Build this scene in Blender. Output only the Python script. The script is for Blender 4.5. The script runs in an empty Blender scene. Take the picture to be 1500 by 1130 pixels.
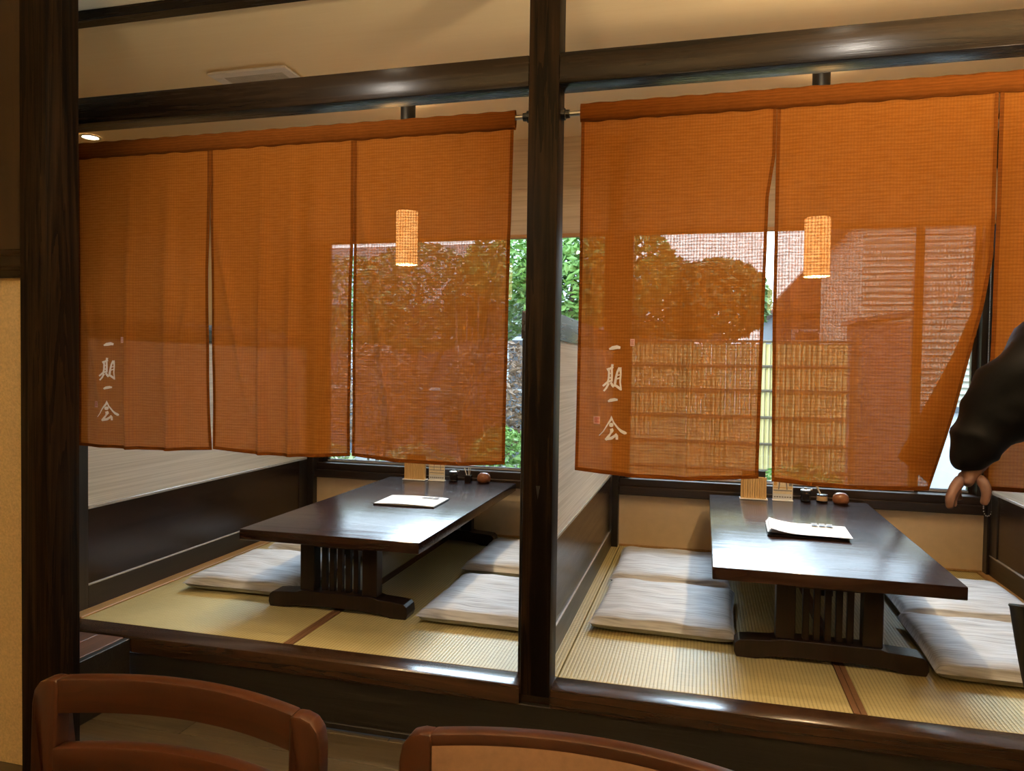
import bpy, bmesh, math, random
from mathutils import Vector, Matrix
R = random.Random(7)
C = bpy.context.scene.collection
SC = bpy.context.scene

# ------------------------------------------------------------------ camera, world, exposure
cam = bpy.data.cameras.new('camera'); camo = bpy.data.objects.new('camera', cam); C.objects.link(camo)
F, YAW, PIT, ROL = 1074.82, .254908, .0278308, -.0143967
fwd = Vector((-math.sin(YAW)*math.cos(PIT), math.cos(YAW)*math.cos(PIT), -math.sin(PIT)))
rt = Vector((math.cos(YAW), math.sin(YAW), 0)); dn = -rt.cross(fwd)
rt2 = math.cos(ROL)*rt + math.sin(ROL)*dn; dn2 = -math.sin(ROL)*rt + math.cos(ROL)*dn
mw = Matrix((rt2, -dn2, -fwd)).transposed().to_4x4(); mw.translation = (0, 0, 1.04)
camo.matrix_world = mw
cam.sensor_fit = 'HORIZONTAL'; cam.sensor_width = 36; cam.lens = F/1500*36; cam.clip_start = .05
SC.camera = camo
SC.view_settings.view_transform = 'Standard'; SC.view_settings.look = 'None'
SC.view_settings.gamma = 1; SC.view_settings.use_curve_mapping = False
SC.view_settings.exposure = 0.0
SKY = 8.5
W = bpy.data.worlds.new('overcast_sky'); SC.world = W; W.use_nodes = True
bg = W.node_tree.nodes['Background']; bg.inputs[0].default_value = (.70, .85, 1.0, 1); bg.inputs[1].default_value = SKY
try:
    SC.cycles.max_bounces = 12; SC.cycles.diffuse_bounces = 6; SC.cycles.transparent_max_bounces = 16
    SC.cycles.sample_clamp_indirect = 6
except Exception: pass

def light(name, kind, loc, energy, col, size=.04, angle=None, blend=.3, rot=None):
    l = bpy.data.lights.new(name, kind); l.energy = energy; l.color = col
    if kind in ('POINT', 'SPOT'): l.shadow_soft_size = size
    if kind == 'SPOT': l.spot_size = angle; l.spot_blend = blend
    o = bpy.data.objects.new(name, l); o.location = loc; C.objects.link(o)
    if rot: o.rotation_euler = rot
    return o
WARM = (1.0, .72, .40); SOFT = (1.0, .84, .64)
E_DOWN, E_PEND, E_FRONT_FILL = 34, 70, 18
E_NEAR = 2; E_UPFILL = 360
SHADE_E = 5.0
E_WASH_FILL = 46; SOFT2 = (1.0, .91, .80)

# hazy sun behind thin cloud, high over the garden side
sun = bpy.data.lights.new('cloud_veiled_sun', 'SUN'); sun.energy = 16.0; sun.angle = math.radians(30); sun.color = (.66, .83, 1.0)
suno = bpy.data.objects.new('cloud_veiled_sun', sun); C.objects.link(suno)
suno.rotation_euler = Vector((.10, -math.cos(math.radians(48)), -math.sin(math.radians(48)))).to_track_quat('-Z', 'Y').to_euler()
# daylight portals: they only guide sampling of the sky through the two windows
for i, xc in enumerate((-1.46, .49)):
    l = bpy.data.lights.new('window_portal', 'AREA'); l.shape = 'RECTANGLE'; l.size = 1.84; l.size_y = 1.36
    o = bpy.data.objects.new('window_portal', l); o.location = (xc, 4.40, 1.09); o.rotation_euler = (math.radians(-90), 0, 0)
    C.objects.link(o)
    try: l.cycles.is_portal = True
    except Exception: l.energy = 0

# ------------------------------------------------------------------ node helpers
def newmat(name):
    m = bpy.data.materials.new(name); m.use_nodes = True
    nt = m.node_tree; b = nt.nodes['Principled BSDF']
    return m, nt, b
def nd(nt, t, **kw):
    n = nt.nodes.new(t)
    for k, v in kw.items():
        if k.startswith('i_'):
            n.inputs[k[2:].replace('_', ' ')].default_value = v
        else: setattr(n, k, v)
    return n
def coords(nt, scale, rnd=True):
    tc = nd(nt, 'ShaderNodeTexCoord'); mp = nd(nt, 'ShaderNodeMapping'); mp.inputs['Scale'].default_value = scale
    if rnd:
        oi = nd(nt, 'ShaderNodeObjectInfo'); ad = nd(nt, 'ShaderNodeVectorMath', operation='MULTIPLY_ADD')
        ad.inputs[1].default_value = (3.1, 5.3, 7.7)
        nt.links.new(oi.outputs['Random'], ad.inputs[0]); nt.links.new(tc.outputs['Object'], ad.inputs[2])
        nt.links.new(ad.outputs[0], mp.inputs[0])
    else: nt.links.new(tc.outputs['Object'], mp.inputs[0])
    return mp.outputs[0]
def noise(nt, vec, scale=1, detail=4, dist=0, rough=.55):
    n = nd(nt, 'ShaderNodeTexNoise'); n.inputs['Scale'].default_value = scale; n.inputs['Detail'].default_value = detail
    n.inputs['Distortion'].default_value = dist; n.inputs['Roughness'].default_value = rough
    nt.links.new(vec, n.inputs['Vector']); return n.outputs['Fac']
def ramp(nt, fac, stops):
    r = nd(nt, 'ShaderNodeValToRGB')
    while len(r.color_ramp.elements) < len(stops): r.color_ramp.elements.new(.5)
    for e, (p, c) in zip(r.color_ramp.elements, stops):
        e.position = p; e.color = (*c, 1) if len(c) == 3 else c
    nt.links.new(fac, r.inputs[0]); return r.outputs[0]
def bump(nt, bsdf, h, strength=.2, dist=.004):
    b = nd(nt, 'ShaderNodeBump'); b.inputs['Strength'].default_value = strength; b.inputs['Distance'].default_value = dist
    nt.links.new(h, b.inputs['Height']); nt.links.new(b.outputs[0], bsdf.inputs['Normal'])
def math_(nt, op, a, b=None, clamp=False):
    n = nd(nt, 'ShaderNodeMath', operation=op); n.use_clamp = clamp
    for i, v in enumerate((a, b)):
        if v is None: continue
        if isinstance(v, (int, float)): n.inputs[i].default_value = v
        else: nt.links.new(v, n.inputs[i])
    return n.outputs[0]
AX = {'X': 0, 'Y': 1, 'Z': 2}
def wood(name, c0, c1, axis='Z', rough=.35, across=9., along=.6, fine=70., bmp=.15, dist=.8, spec=.5, rvar=.12, lo=.3, hi=.75):
    m, nt, b = newmat(name)
    s = [across]*3; s[AX[axis]] = along
    f = [fine]*3; f[AX[axis]] = fine*.035
    a = noise(nt, coords(nt, s), 1, 5, dist); g = noise(nt, coords(nt, f), 1, 3)
    ring = math_(nt, 'FRACT', math_(nt, 'MULTIPLY', a, 6.0))
    mix = math_(nt, 'ADD', math_(nt, 'MULTIPLY', a, .55), math_(nt, 'ADD', math_(nt, 'MULTIPLY', ring, .18), math_(nt, 'MULTIPLY', g, .27)))
    col = ramp(nt, mix, [(lo, c0), (hi, c1)])
    nt.links.new(col, b.inputs['Base Color'])
    nt.links.new(math_(nt, 'ADD', math_(nt, 'MULTIPLY', g, rvar), rough - rvar/2), b.inputs['Roughness'])
    b.inputs['Specular IOR Level'].default_value = spec
    bump(nt, b, math_(nt, 'ADD', g, math_(nt, 'MULTIPLY', ring, .5)), bmp, .002)
    return m
def plain(name, col, rough=.6, var=.08, scale=40, bmp=0, metal=0, spec=.5):
    m, nt, b = newmat(name)
    n = noise(nt, coords(nt, (scale,)*3), 1, 5)
    c2 = tuple(min(1, c*(1+var)) for c in col); c1 = tuple(c*(1-var) for c in col)
    nt.links.new(ramp(nt, n, [(.3, c1), (.7, c2)]), b.inputs['Base Color'])
    b.inputs['Roughness'].default_value = rough; b.inputs['Metallic'].default_value = metal
    b.inputs['Specular IOR Level'].default_value = spec
    if bmp: bump(nt, b, n, bmp, .003)
    return m
def emis(name, col, s):
    m, nt, b = newmat(name)
    b.inputs['Base Color'].default_value = (*col, 1)
    b.inputs['Emission Color'].default_value = (*col, 1); b.inputs['Emission Strength'].default_value = s
    return m

M = {}
M['post'] = wood('dark_stained_post_wood', (.0035, .0023, .0014), (.040, .021, .0095), 'Z', .5, 16, .55, 90, .3, spec=.08, lo=.42, hi=.80)
M['beam'] = wood('dark_stained_beam_wood', (.0045, .0030, .0018), (.022, .0125, .006), 'X', .27, 15, .6, 80, .2, spec=.18, rvar=.06)
M['kerb'] = wood('worn_kerb_wood', (.013, .0065, .0035), (.050, .023, .011), 'X', .24, 14, .8, 60, .3)
M['riser'] = wood('dark_riser_wood', (.003, .0024, .0017), (.014, .011, .007), 'X', .5, 30, .8, 120, .35)
M['wains'] = wood('dark_lacquered_board', (.012, .0065, .0045), (.034, .018, .012), 'Y', .24, 8, .8, 60, .08)
M['frame'] = wood('dark_frame_wood', (.010, .0075, .0065), (.026, .018, .014), 'Z', .34, 12, .8, 80, .12)
M['framey'] = wood('dark_frame_rail_wood', (.010, .0075, .0065), (.026, .018, .014), 'Y', .34, 12, .8, 80, .12)
M['cap'] = wood('grey_brown_cap_wood', (.035, .031, .029), (.062, .054, .049), 'Y', .28, 10, .8, 80, .08)
M['sill'] = wood('dark_sill_wood', (.010, .006, .004), (.036, .020, .012), 'X', .38, 12, .8, 80, .15)
M['table'] = wood('dark_lacquered_table', (.016, .0075, .0065), (.040, .017, .013), 'X', .20, 10, 1.2, 110, .32, .8, .45, .08)
M['leg'] = wood('dark_table_leg_wood', (.006, .0034, .0024), (.017, .0092, .0064), 'Z', .34, 12, .8, 80, .15, spec=.25)
M['chair'] = wood('red_brown_chair_wood', (.026, .0072, .0023), (.052, .0148, .0046), 'X', .34, 8, .9, 60, .06)
M['chairv'] = wood('red_brown_chair_post_wood', (.026, .0072, .0023), (.052, .0148, .0046), 'Z', .34, 8, .9, 60, .06)
M['vinyl'] = plain('brown_chair_vinyl', (.25, .15, .09), .5, .1, 90, .15)
M['plank'] = wood('grey_brown_floor_plank', (.036, .028, .015), (.080, .060, .033), 'X', .45, 22, .8, 90, .25)
M['plat'] = wood('brown_platform_board', (.060, .030, .020), (.130, .070, .046), 'Y', .4, 20, .8, 90, .2)
M['plaster'] = plain('beige_sand_plaster', (.76, .57, .28), .9, .12, 160, .6)
M['cream'] = plain('cream_wall_paper', (.74, .62, .43), .85, .03, 30)
M['dado'] = plain('beige_dado_board', (.64, .50, .32), .7, .04, 20)
M['ceil'] = wood('cream_ceiling_paper', (.90, .73, .45), (.94, .78, .50), 'X', .8, 30, .8, 160, .05, .3, .3)
M['brown'] = wood('brown_upper_panel', (.024, .013, .004), (.042, .023, .007), 'Z', .5, 6, .6, 60, .1)
M['black'] = plain('matt_black_plastic', (.008, .008, .008), .45, .1)
M['steel'] = plain('brushed_steel', (.55, .54, .52), .28, .05, 80, 0, 1)
M['white'] = plain('white_paint_metal', (.78, .74, .68), .45, .02)
M['alu'] = plain('pale_aluminium', (.62, .64, .66), .35, .03, 60, 0, .6)
M['border'] = plain('brown_tatami_border_cloth', (.115, .052, .018), .8, .2, 220, .2)
M['stripwood'] = wood('yellow_wood_strip', (.30, .17, .06), (.46, .29, .12), 'Y', .4, 20, .8, 80, .08)
M['shadebar'] = wood('amber_wood_bar', (.42, .21, .055), (.58, .30, .09), 'X', .45, 14, .8, 80, .05)
M['edge'] = plain('bevel_wood_painted_glint', (.40, .40, .41), .22, .1)  # pale colour stands in for the window's reflection along the dark bevel
M['leafg'] = plain('bright_green_leaf', (.13, .26, .055), .5, .35, 6)
M['leafd'] = plain('deep_green_leaf', (.10, .18, .055), .5, .35, 6)
M['leafr'] = plain('dry_reddish_leaf', (.21, .145, .10), .6, .35, 6)
M['leafy'] = plain('pale_green_leaf', (.20, .26, .11), .5, .35, 6)
M['bark'] = plain('grey_brown_bark', (.09, .075, .055), .9, .35, 30, .6)
M['bamboo'] = wood('yellow_bamboo', (.40, .34, .14), (.54, .47, .21), 'Z', .4, 20, 1.2, 90, .05)
M['rope'] = plain('dark_bamboo_rail', (.08, .065, .04), .7, .3)
M['gravel'] = plain('garden_gravel', (.20, .20, .18), .95, .45, 30, .8)
M['hwall'] = plain('blue_grey_house_wall', (.06, .075, .09), .8, .08, 4)
M['hwhite'] = plain('pale_house_wall', (.42, .45, .48), .8, .06, 4)
M['siding'] = plain('pale_yellow_grey_siding', (.36, .35, .29), .7, .1, 8)
M['roof'] = plain('dark_roof_tile', (.04,.04,.045), .6, .2, 10, .2)
M['roofr'] = plain('terracotta_roof_tile', (.11, .05, .035), .7, .2, 10, .2)
M['stone'] = plain('grey_garden_stone', (.13, .13, .12), .9, .25, 9, .6)
M['paper'] = plain('white_menu_paper', (.60, .62, .655), .6, .02)
M['ink'] = plain('grey_printed_ink', (.20, .20, .21), .6, .3, 300)
M['cover'] = plain('black_menu_cover', (.018, .017, .020), .4, .1)
M['standwood'] = wood('pale_ribbed_wood', (.52, .33, .13), (.66, .45, .21), 'Z', .5, 40, 2, 120, .1)
M['ceramic'] = plain('tan_ceramic', (.42, .30, .17), .35, .1)
M['darkcer'] = plain('black_ceramic', (.010, .008, .008), .18, .1)
M['domew'] = wood('turned_brown_wood', (.15, .055, .025), (.30, .125, .06), 'X', .25, 30, 6, 90, .05)
M['tooth'] = plain('pale_toothpick_wood', (.80, .74, .62), .6, .05)
M['acryl'] = plain('clear_acrylic_edge', (.72, .75, .78), .1, .02)
M['printo'] = plain('orange_print', (.55, .33, .10), .5, .3, 200)
M['printb'] = plain('blue_print', (.08, .18, .38), .5, .2, 200)
M['prints'] = plain('sand_print', (.66, .58, .42), .5, .1, 200)
M['glyph'] = plain('white_dye_print', (.82, .76, .70), .9, .03)
M['sealp'] = plain('pale_pink_seal_print', (.72, .42, .34), .9, .05)
M['sealr'] = plain('red_seal_print', (.42, .07, .05), .9, .1)
M['jacket'] = plain('black_jacket_cloth', (.0022, .0022, .0023), .6, .3, 30, .3, spec=.16)
M['skin'] = plain('skin', (.15, .077, .056), .6, .05, 30)  # darkened so that the hand's shade is held in the colour
M['hair'] = plain('black_hair', (.012, .010, .009), .4, .3, 60)
M['trous'] = plain('dark_grey_trouser_cloth', (.02, .02, .023), .8, .15, 60)
M['bag'] = plain('black_bag_leather', (.008, .007, .007), .42, .2, 80, .15)
M['grille'] = plain('grey_vent_grille', (.55, .50, .42), .5, .1)
M['lamp'] = emis('warm_downlight_lens', (1.0, .84, .58), 14)

def fabric(name, c0, c1, tmin, tmax, tcol=(1.0, .80, .66), trans=.42):
    m, nt, b = newmat(name); nt.nodes.remove(b)
    out = [n for n in nt.nodes if n.type == 'OUTPUT_MATERIAL'][0]
    sx = nd(nt, 'ShaderNodeSeparateXYZ'); nt.links.new(coords(nt, (1, 1, 1), False), sx.inputs[0])
    wob = noise(nt, coords(nt, (5, 1, 60), False), 1, 3); wob2 = noise(nt, coords(nt, (70, 1, 4), False), 1, 2)
    sl = noise(nt, coords(nt, (26, 1, 170), False), 1, 3, .2)
    def rib(c, per, wb, k): return math_(nt, 'ADD', math_(nt, 'MULTIPLY', math_(nt, 'SINE', math_(nt, 'ADD', math_(nt, 'MULTIPLY', c, 2*math.pi/per), math_(nt, 'MULTIPLY', wb, k))), .5), .5)
    hr = rib(sx.outputs[2], .0098, wob, 9.0); vr = rib(sx.outputs[0], .0088, wob2, 7.0)
    w = math_(nt, 'ADD', math_(nt, 'MULTIPLY', hr, .24), math_(nt, 'ADD', math_(nt, 'MULTIPLY', sl, .66), .05))
    v = math_(nt, 'ADD', math_(nt, 'MULTIPLY', vr, .30), math_(nt, 'MULTIPLY', noise(nt, coords(nt, (230, 1, 200), False), 1, 2), .70))
    col = ramp(nt, w, [(.34, c0), (.68, c1)])
    hole = math_(nt, 'ADD', math_(nt, 'MULTIPLY', w, .52), math_(nt, 'MULTIPLY', v, .48))
    mr = nd(nt, 'ShaderNodeMapRange'); mr.interpolation_type = 'SMOOTHSTEP'
    mr.inputs['From Min'].default_value = .36; mr.inputs['From Max'].default_value = .66
    mr.inputs['To Min'].default_value = tmin; mr.inputs['To Max'].default_value = tmax
    nt.links.new(hole, mr.inputs['Value'])
    d = nd(nt, 'ShaderNodeBsdfDiffuse'); t = nd(nt, 'ShaderNodeBsdfTranslucent'); tr = nd(nt, 'ShaderNodeBsdfTransparent')
    tr.inputs[0].default_value = (*tcol, 1)
    bm = nd(nt, 'ShaderNodeBump'); bm.inputs['Strength'].default_value = .5; bm.inputs['Distance'].default_value = .002
    nt.links.new(w, bm.inputs['Height'])
    for n in (d, t): nt.links.new(col, n.inputs['Color']); nt.links.new(bm.outputs[0], n.inputs['Normal'])
    m1 = nd(nt, 'ShaderNodeMixShader'); m1.inputs[0].default_value = trans
    nt.links.new(d.outputs[0], m1.inputs[1]); nt.links.new(t.outputs[0], m1.inputs[2])
    m2 = nd(nt, 'ShaderNodeMixShader'); nt.links.new(mr.outputs[0], m2.inputs[0])
    nt.links.new(m1.outputs[0], m2.inputs[1]); nt.links.new(tr.outputs[0], m2.inputs[2])
    nt.links.new(m2.outputs[0], out.inputs[0]); return m
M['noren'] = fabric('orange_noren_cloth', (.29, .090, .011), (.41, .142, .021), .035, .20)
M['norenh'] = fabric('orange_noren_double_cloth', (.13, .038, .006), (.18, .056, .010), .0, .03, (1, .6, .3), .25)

def tatami():
    m, nt, b = newmat('woven_rush_tatami')
    v = coords(nt, (1, 1, 1), False)
    sx = nd(nt, 'ShaderNodeSeparateXYZ'); nt.links.new(v, sx.inputs[0])
    rib = math_(nt, 'ABSOLUTE', math_(nt, 'SINE', math_(nt, 'MULTIPLY', sx.outputs[0], math.pi/.0125)))
    cr = math_(nt, 'SINE', math_(nt, 'MULTIPLY', sx.outputs[1], 2*math.pi/.011))
    n = noise(nt, coords(nt, (12, 140, 1), False), 1, 3); n2 = noise(nt, coords(nt, (3, 3, 1), False), 1, 3)
    ribp = math_(nt, 'POWER', rib, .5)
    k = math_(nt, 'ADD', math_(nt, 'MULTIPLY', ribp, .5), math_(nt, 'ADD', math_(nt, 'MULTIPLY', n, .32), math_(nt, 'MULTIPLY', n2, .25)))
    nt.links.new(ramp(nt, k, [(.2, (.13, .105, .040)), (.62, (.40, .335, .145)), (.95, (.50, .43, .21))]), b.inputs['Base Color'])
    b.inputs['Roughness'].default_value = .46
    bump(nt, b, math_(nt, 'ADD', ribp, math_(nt, 'MULTIPLY', cr, .3)), .35, .003)
    return m
M['tatami'] = tatami()
def zabuton():
    m, nt, b = newmat('slub_striped_cushion_cloth')
    a = noise(nt, coords(nt, (3.5, 120, 30)), 1, 3, .2); c = noise(nt, coords(nt, (9, 300, 40)), 1, 2)
    k = math_(nt, 'ADD', math_(nt, 'MULTIPLY', a, .65), math_(nt, 'MULTIPLY', c, .35))
    nt.links.new(ramp(nt, k, [(.34, (.24, .245, .26)), (.5, (.42, .435, .46)), (.68, (.56, .58, .61))]), b.inputs['Base Color'])
    b.inputs['Roughness'].default_value = .75; bump(nt, b, k, .3, .003); return m
M['zab'] = zabuton()
def washi():
    m, nt, b = newmat('woven_paper_panel')
    a = noise(nt, coords(nt, (4, 1.5, 150)), 1, 4, .2)
    nt.links.new(ramp(nt, a, [(.35, (.60, .605, .58)), (.65, (.77, .775, .75))]), b.inputs['Base Color'])
    b.inputs['Roughness'].default_value = .7; bump(nt, b, a, .25, .002); return m
M['washi'] = washi()
def blind():
    m, nt, b = newmat('pale_woven_shade_cloth')
    a = noise(nt, coords(nt, (2, 1, 90)), 1, 5, .8)
    nt.links.new(ramp(nt, a, [(.35, (.60, .49, .33)), (.65, (.74, .63, .46))]), b.inputs['Base Color'])
    b.inputs['Roughness'].default_value = .6; return m
M['blind'] = blind()
def glass():
    m, nt, b = newmat('window_glass'); nt.nodes.remove(b)
    out = [n for n in nt.nodes if n.type == 'OUTPUT_MATERIAL'][0]
    t = nd(nt, 'ShaderNodeBsdfTransparent'); t.inputs[0].default_value = (.93, .95, .95, 1)
    g = nd(nt, 'ShaderNodeBsdfGlossy'); g.inputs['Roughness'].default_value = .02
    f = nd(nt, 'ShaderNodeFresnel'); f.inputs[0].default_value = 1.45
    x = nd(nt, 'ShaderNodeMixShader')
    nt.links.new(f.outputs[0], x.inputs[0]); nt.links.new(t.outputs[0], x.inputs[1]); nt.links.new(g.outputs[0], x.inputs[2])
    nt.links.new(x.outputs[0], out.inputs[0]); return m
M['glass'] = glass()
def shadecloth():
    m, nt, b = newmat('lit_washi_lamp_shade')
    a = noise(nt, coords(nt, (40, 40, 14)), 1, 3)
    nt.links.new(ramp(nt, a, [(.3, (1.0, .50, .16)), (.7, (1.0, .64, .27))]), b.inputs['Emission Color'])
    b.inputs['Base Color'].default_value = (.8, .6, .35, 1); b.inputs['Emission Strength'].default_value = SHADE_E
    return m
M['shade'] = shadecloth()

# ------------------------------------------------------------------ mesh helpers
def world_loc(p):
    v = Vector((0, 0, 0))
    while p is not None: v = v + p.location; p = p.parent
    return v
class B:
    def __init__(s): s.v = []; s.f = []
    def add(s, vs, fs):
        o = len(s.v); s.v += [tuple(x) for x in vs]; s.f += [tuple(i+o for i in f) for f in fs]; return s
    def box(s, x0, x1, y0, y1, z0, z1, mat=None):
        vs = [(x, y, z) for z in (z0, z1) for y in (y0, y1) for x in (x0, x1)]
        if mat: vs = [mat @ Vector(v) for v in vs]
        return s.add(vs, [(0, 2, 3, 1), (4, 5, 7, 6), (0, 1, 5, 4), (2, 6, 7, 3), (0, 4, 6, 2), (1, 3, 7, 5)])
    def tube(s, pts, rad, n=10, flat=None):
        pts = [Vector(p) for p in pts]
        if isinstance(rad, (int, float)): rad = [rad]*len(pts)
        vs = []; up = None
        for i, p in enumerate(pts):
            t = (pts[min(i+1, len(pts)-1)] - pts[max(i-1, 0)]).normalized()
            if up is None: up = t.orthogonal().normalized()
            a = (up - t*up.dot(t)); a = a.normalized() if a.length > 1e-6 else t.orthogonal().normalized(); up = a
            b = t.cross(a)
            for k in range(n):
                q = 2*math.pi*k/n; vs.append(p + (a*math.cos(q) + b*math.sin(q))*rad[i])
        fs = [(i*n+k, i*n+(k+1) % n, (i+1)*n+(k+1) % n, (i+1)*n+k) for i in range(len(pts)-1) for k in range(n)]
        fs += [tuple(range(n-1, -1, -1)), tuple((len(pts)-1)*n+k for k in range(n))]
        return s.add(vs, fs)
    def lathe(s, prof, c=(0, 0, 0), n=24, capb=True, capt=True):
        vs = [(c[0]+r*math.cos(2*math.pi*k/n), c[1]+r*math.sin(2*math.pi*k/n), c[2]+z) for r, z in prof for k in range(n)]
        fs = [(i*n+k, i*n+(k+1) % n, (i+1)*n+(k+1) % n, (i+1)*n+k) for i in range(len(prof)-1) for k in range(n)]
        if capb: fs.append(tuple(range(n-1, -1, -1)))
        if capt: fs.append(tuple((len(prof)-1)*n+k for k in range(n)))
        return s.add(vs, fs)
    def prism(s, poly, a0, a1, plane='XZ'):
        n = len(poly)
        def P(p, a): return {'XZ': (p[0], a, p[1]), 'YZ': (a, p[0], p[1]), 'XY': (p[0], p[1], a)}[plane]
        vs = [P(p, a0) for p in poly] + [P(p, a1) for p in poly]
        fs = [tuple(range(n)), tuple(range(2*n-1, n-1, -1))] + [(i, i+n, (i+1) % n+n, (i+1) % n) for i in range(n)]
        return s.add(vs, fs)
    def grid(s, nu, nv, fn, flip=False):
        vs = [fn(i/nu, j/nv) for j in range(nv+1) for i in range(nu+1)]
        w = nu+1
        fs = [(j*w+i, j*w+i+1, (j+1)*w+i+1, (j+1)*w+i) for j in range(nv) for i in range(nu)]
        if flip: fs = [f[::-1] for f in fs]
        return s.add(vs, fs)
    def build(s, name, mat, parent=None, bevel=0, seg=2, smooth=False, fix=True, solid=0):
        off = world_loc(parent)
        me = bpy.data.meshes.new(name)
        me.from_pydata([(x-off.x, y-off.y, z-off.z) for x, y, z in s.v], [], s.f)
        bm = bmesh.new(); bm.from_mesh(me)
        if fix: bmesh.ops.recalc_face_normals(bm, faces=bm.faces)
        if bevel: bmesh.ops.bevel(bm, geom=list(bm.edges), offset=bevel, segments=seg, profile=.5, affect='EDGES', clamp_overlap=True)
        if smooth or (bevel and seg > 1):
            for f in bm.faces: f.smooth = True
            if not smooth or bevel:
                pass
            for e in bm.edges:
                if len(e.link_faces) == 2 and e.calc_face_angle(0) > math.radians(42): e.smooth = False
        bm.to_mesh(me); bm.free()
        me.materials.append(M[mat])
        o = bpy.data.objects.new(name, me); C.objects.link(o)
        if parent: o.parent = parent
        return o
def tag(o, label=None, cat=None, group=None, kind=None):
    if label: o['label'] = label
    if cat: o['category'] = cat
    if group: o['group'] = group
    if kind: o['kind'] = kind
    return o
def thing(name, label, cat, loc=(0, 0, 0), group=None, kind=None):
    o = bpy.data.objects.new(name, None); o.location = loc; o.empty_display_size = .05; C.objects.link(o)
    return tag(o, label, cat, group, kind)
def struct(name, loc=(0, 0, 0), label=None):
    return thing(name, label, None, loc, None, 'structure')
def dup(root, loc=None, rot=None, label=None, group=None):
    r = root.copy(); C.objects.link(r)
    if loc is not None: r.location = loc
    if rot is not None: r.rotation_euler = (0, 0, rot)
    if label: r['label'] = label
    if group: r['group'] = group
    for ch in list(root.children):
        c = ch.copy(); C.objects.link(c); c.parent = r
        for g in list(ch.children):
            d = g.copy(); C.objects.link(d); d.parent = c
    return r
def share(o, parent, loc):            # a further piece sharing the mesh of o
    c = o.copy(); C.objects.link(c); c.parent = parent; c.location = loc; return c
def lerp(a, b, t): return a + (b-a)*t
def poly(pts, t):                      # piecewise linear value over [(t, v)...]
    for (t0, v0), (t1, v1) in zip(pts, pts[1:]):
        if t <= t1: return lerp(v0, v1, (t-t0)/(t1-t0) if t1 > t0 else 0)
    return pts[-1][1]

# ================================================================== setting
YF, YK, YB = 2.28, 2.385, 4.26          # kerb front, kerb back / tatami edge, back wall
ZF, ZC = -.23, 2.35
BAY = 1.95
XP = [-2.455, -.505, 1.445]             # bay posts

# front floor: planks running along X
fl = struct('floor', (0, 0, ZF), 'grey brown plank floor of the front room below the step')
B().box(-3.6, 3.2, -2.6, 2.3, ZF-.06, ZF-.012).build('subfloor', 'riser', fl)
pw = .15; y = -2.55; k = 0
while y < 2.26:
    x = -3.6 + (k % 3)*.5; first = -3.6
    cuts = [-3.6] + [c for c in (-3.6+(k*.7) % 1.8 + i*1.8 for i in range(5)) if -3.5 < c < 3.1] + [3.2]
    for a, b_ in zip(cuts, cuts[1:]):
        if y > -.4: B().box(a+.0012, b_-.0012, y+.0012, min(y+pw, 2.272)-.0012, ZF-.012, ZF).build('floor_plank', 'plank', fl, .0015, 1)
    y += pw; k += 1
B().box(-3.6, 3.2, -2.6, -.45, ZF-.012, ZF-.001).build('floor_board_behind', 'plank', fl)

# tatami platform
pf = struct('floor', (0, YK, 0), 'tatami floor of the raised booths')
B().box(-5.2, 3.4, 2.33, YB+.02, ZF, -.035).build('platform_base', 'riser', pf)
def mats(xl, xr, seam_only=True):
    xm = (xl+xr)/2 + .012
    for a, b_, side in ((xl, xm, 1), (xm, xr, -1)):
        bb = .019
        t0, t1 = (a, b_-bb) if side > 0 else (a+bb, b_)
        t = B().box(t0+.001, t1-.001, YK+.002, YB-.002, -.034, 0).build('tatami_mat', 'tatami', pf, .003, 1)
        e0, e1 = (b_-bb, b_-.0008) if side > 0 else (a+.0008, a+bb)
        B().box(e0, e1, YK+.002, YB-.002, -.034, .0012).build('mat_border', 'border', pf, .001, 1)
mats(XP[0]+.065, XP[1]-.055); mats(XP[1]+.055, XP[2]-.055)
B().box(-5.1, XP[0]-.055, YK+.002, YB-.002, -.034, 0).build('tatami_mat', 'tatami', pf)
B().box(XP[0]+.0, XP[0]+.064, YK+.002, YB-.002, -.034, .006).build('edge_strip', 'stripwood', pf, .002, 1)
B().box(XP[1]+.004, XP[1]+.054, YK+.002, YB-.002, -.034, .003).build('edge_strip', 'tatami', pf, .001, 1)
B().box(XP[1]-.054, XP[1]-.004, YK+.002, YB-.002, -.034, .003).build('edge_strip', 'stripwood', pf, .001, 1)
B().box(XP[2]-.054, XP[2]-.006, YK+.002, YB-.002, -.034, .006).build('edge_strip', 'stripwood', pf, .002, 1)

# step kerb and riser
kb = struct('trim_1', (-.5, YF, -.05), 'dark polished wooden kerb along the front of the tatami step')
for a, b_ in ((-2.40, XP[1]-.05), (XP[1]+.05, XP[2]-.05)):
    B().box(a, b_, YF, YK, -.062, .003).build('kerb_board', 'kerb', kb, .006, 2)
B().box(XP[1]-.052, XP[1]+.052, YF+.03, YK, -.062, .001).build('kerb_board', 'kerb', kb)
rs = struct('trim_2', (-.5, YF, ZF), 'near black wooden riser board below the kerb')
B().box(-2.07, 1.5, YF+.008, YF+.03, ZF, -.061).build('riser_board', 'riser', rs, .001, 1)
B().box(-2.07, 1.5, YF-.004, YF+.008, ZF, ZF+.02).build('toe_strip', 'riser', rs, .002, 1)
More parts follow.
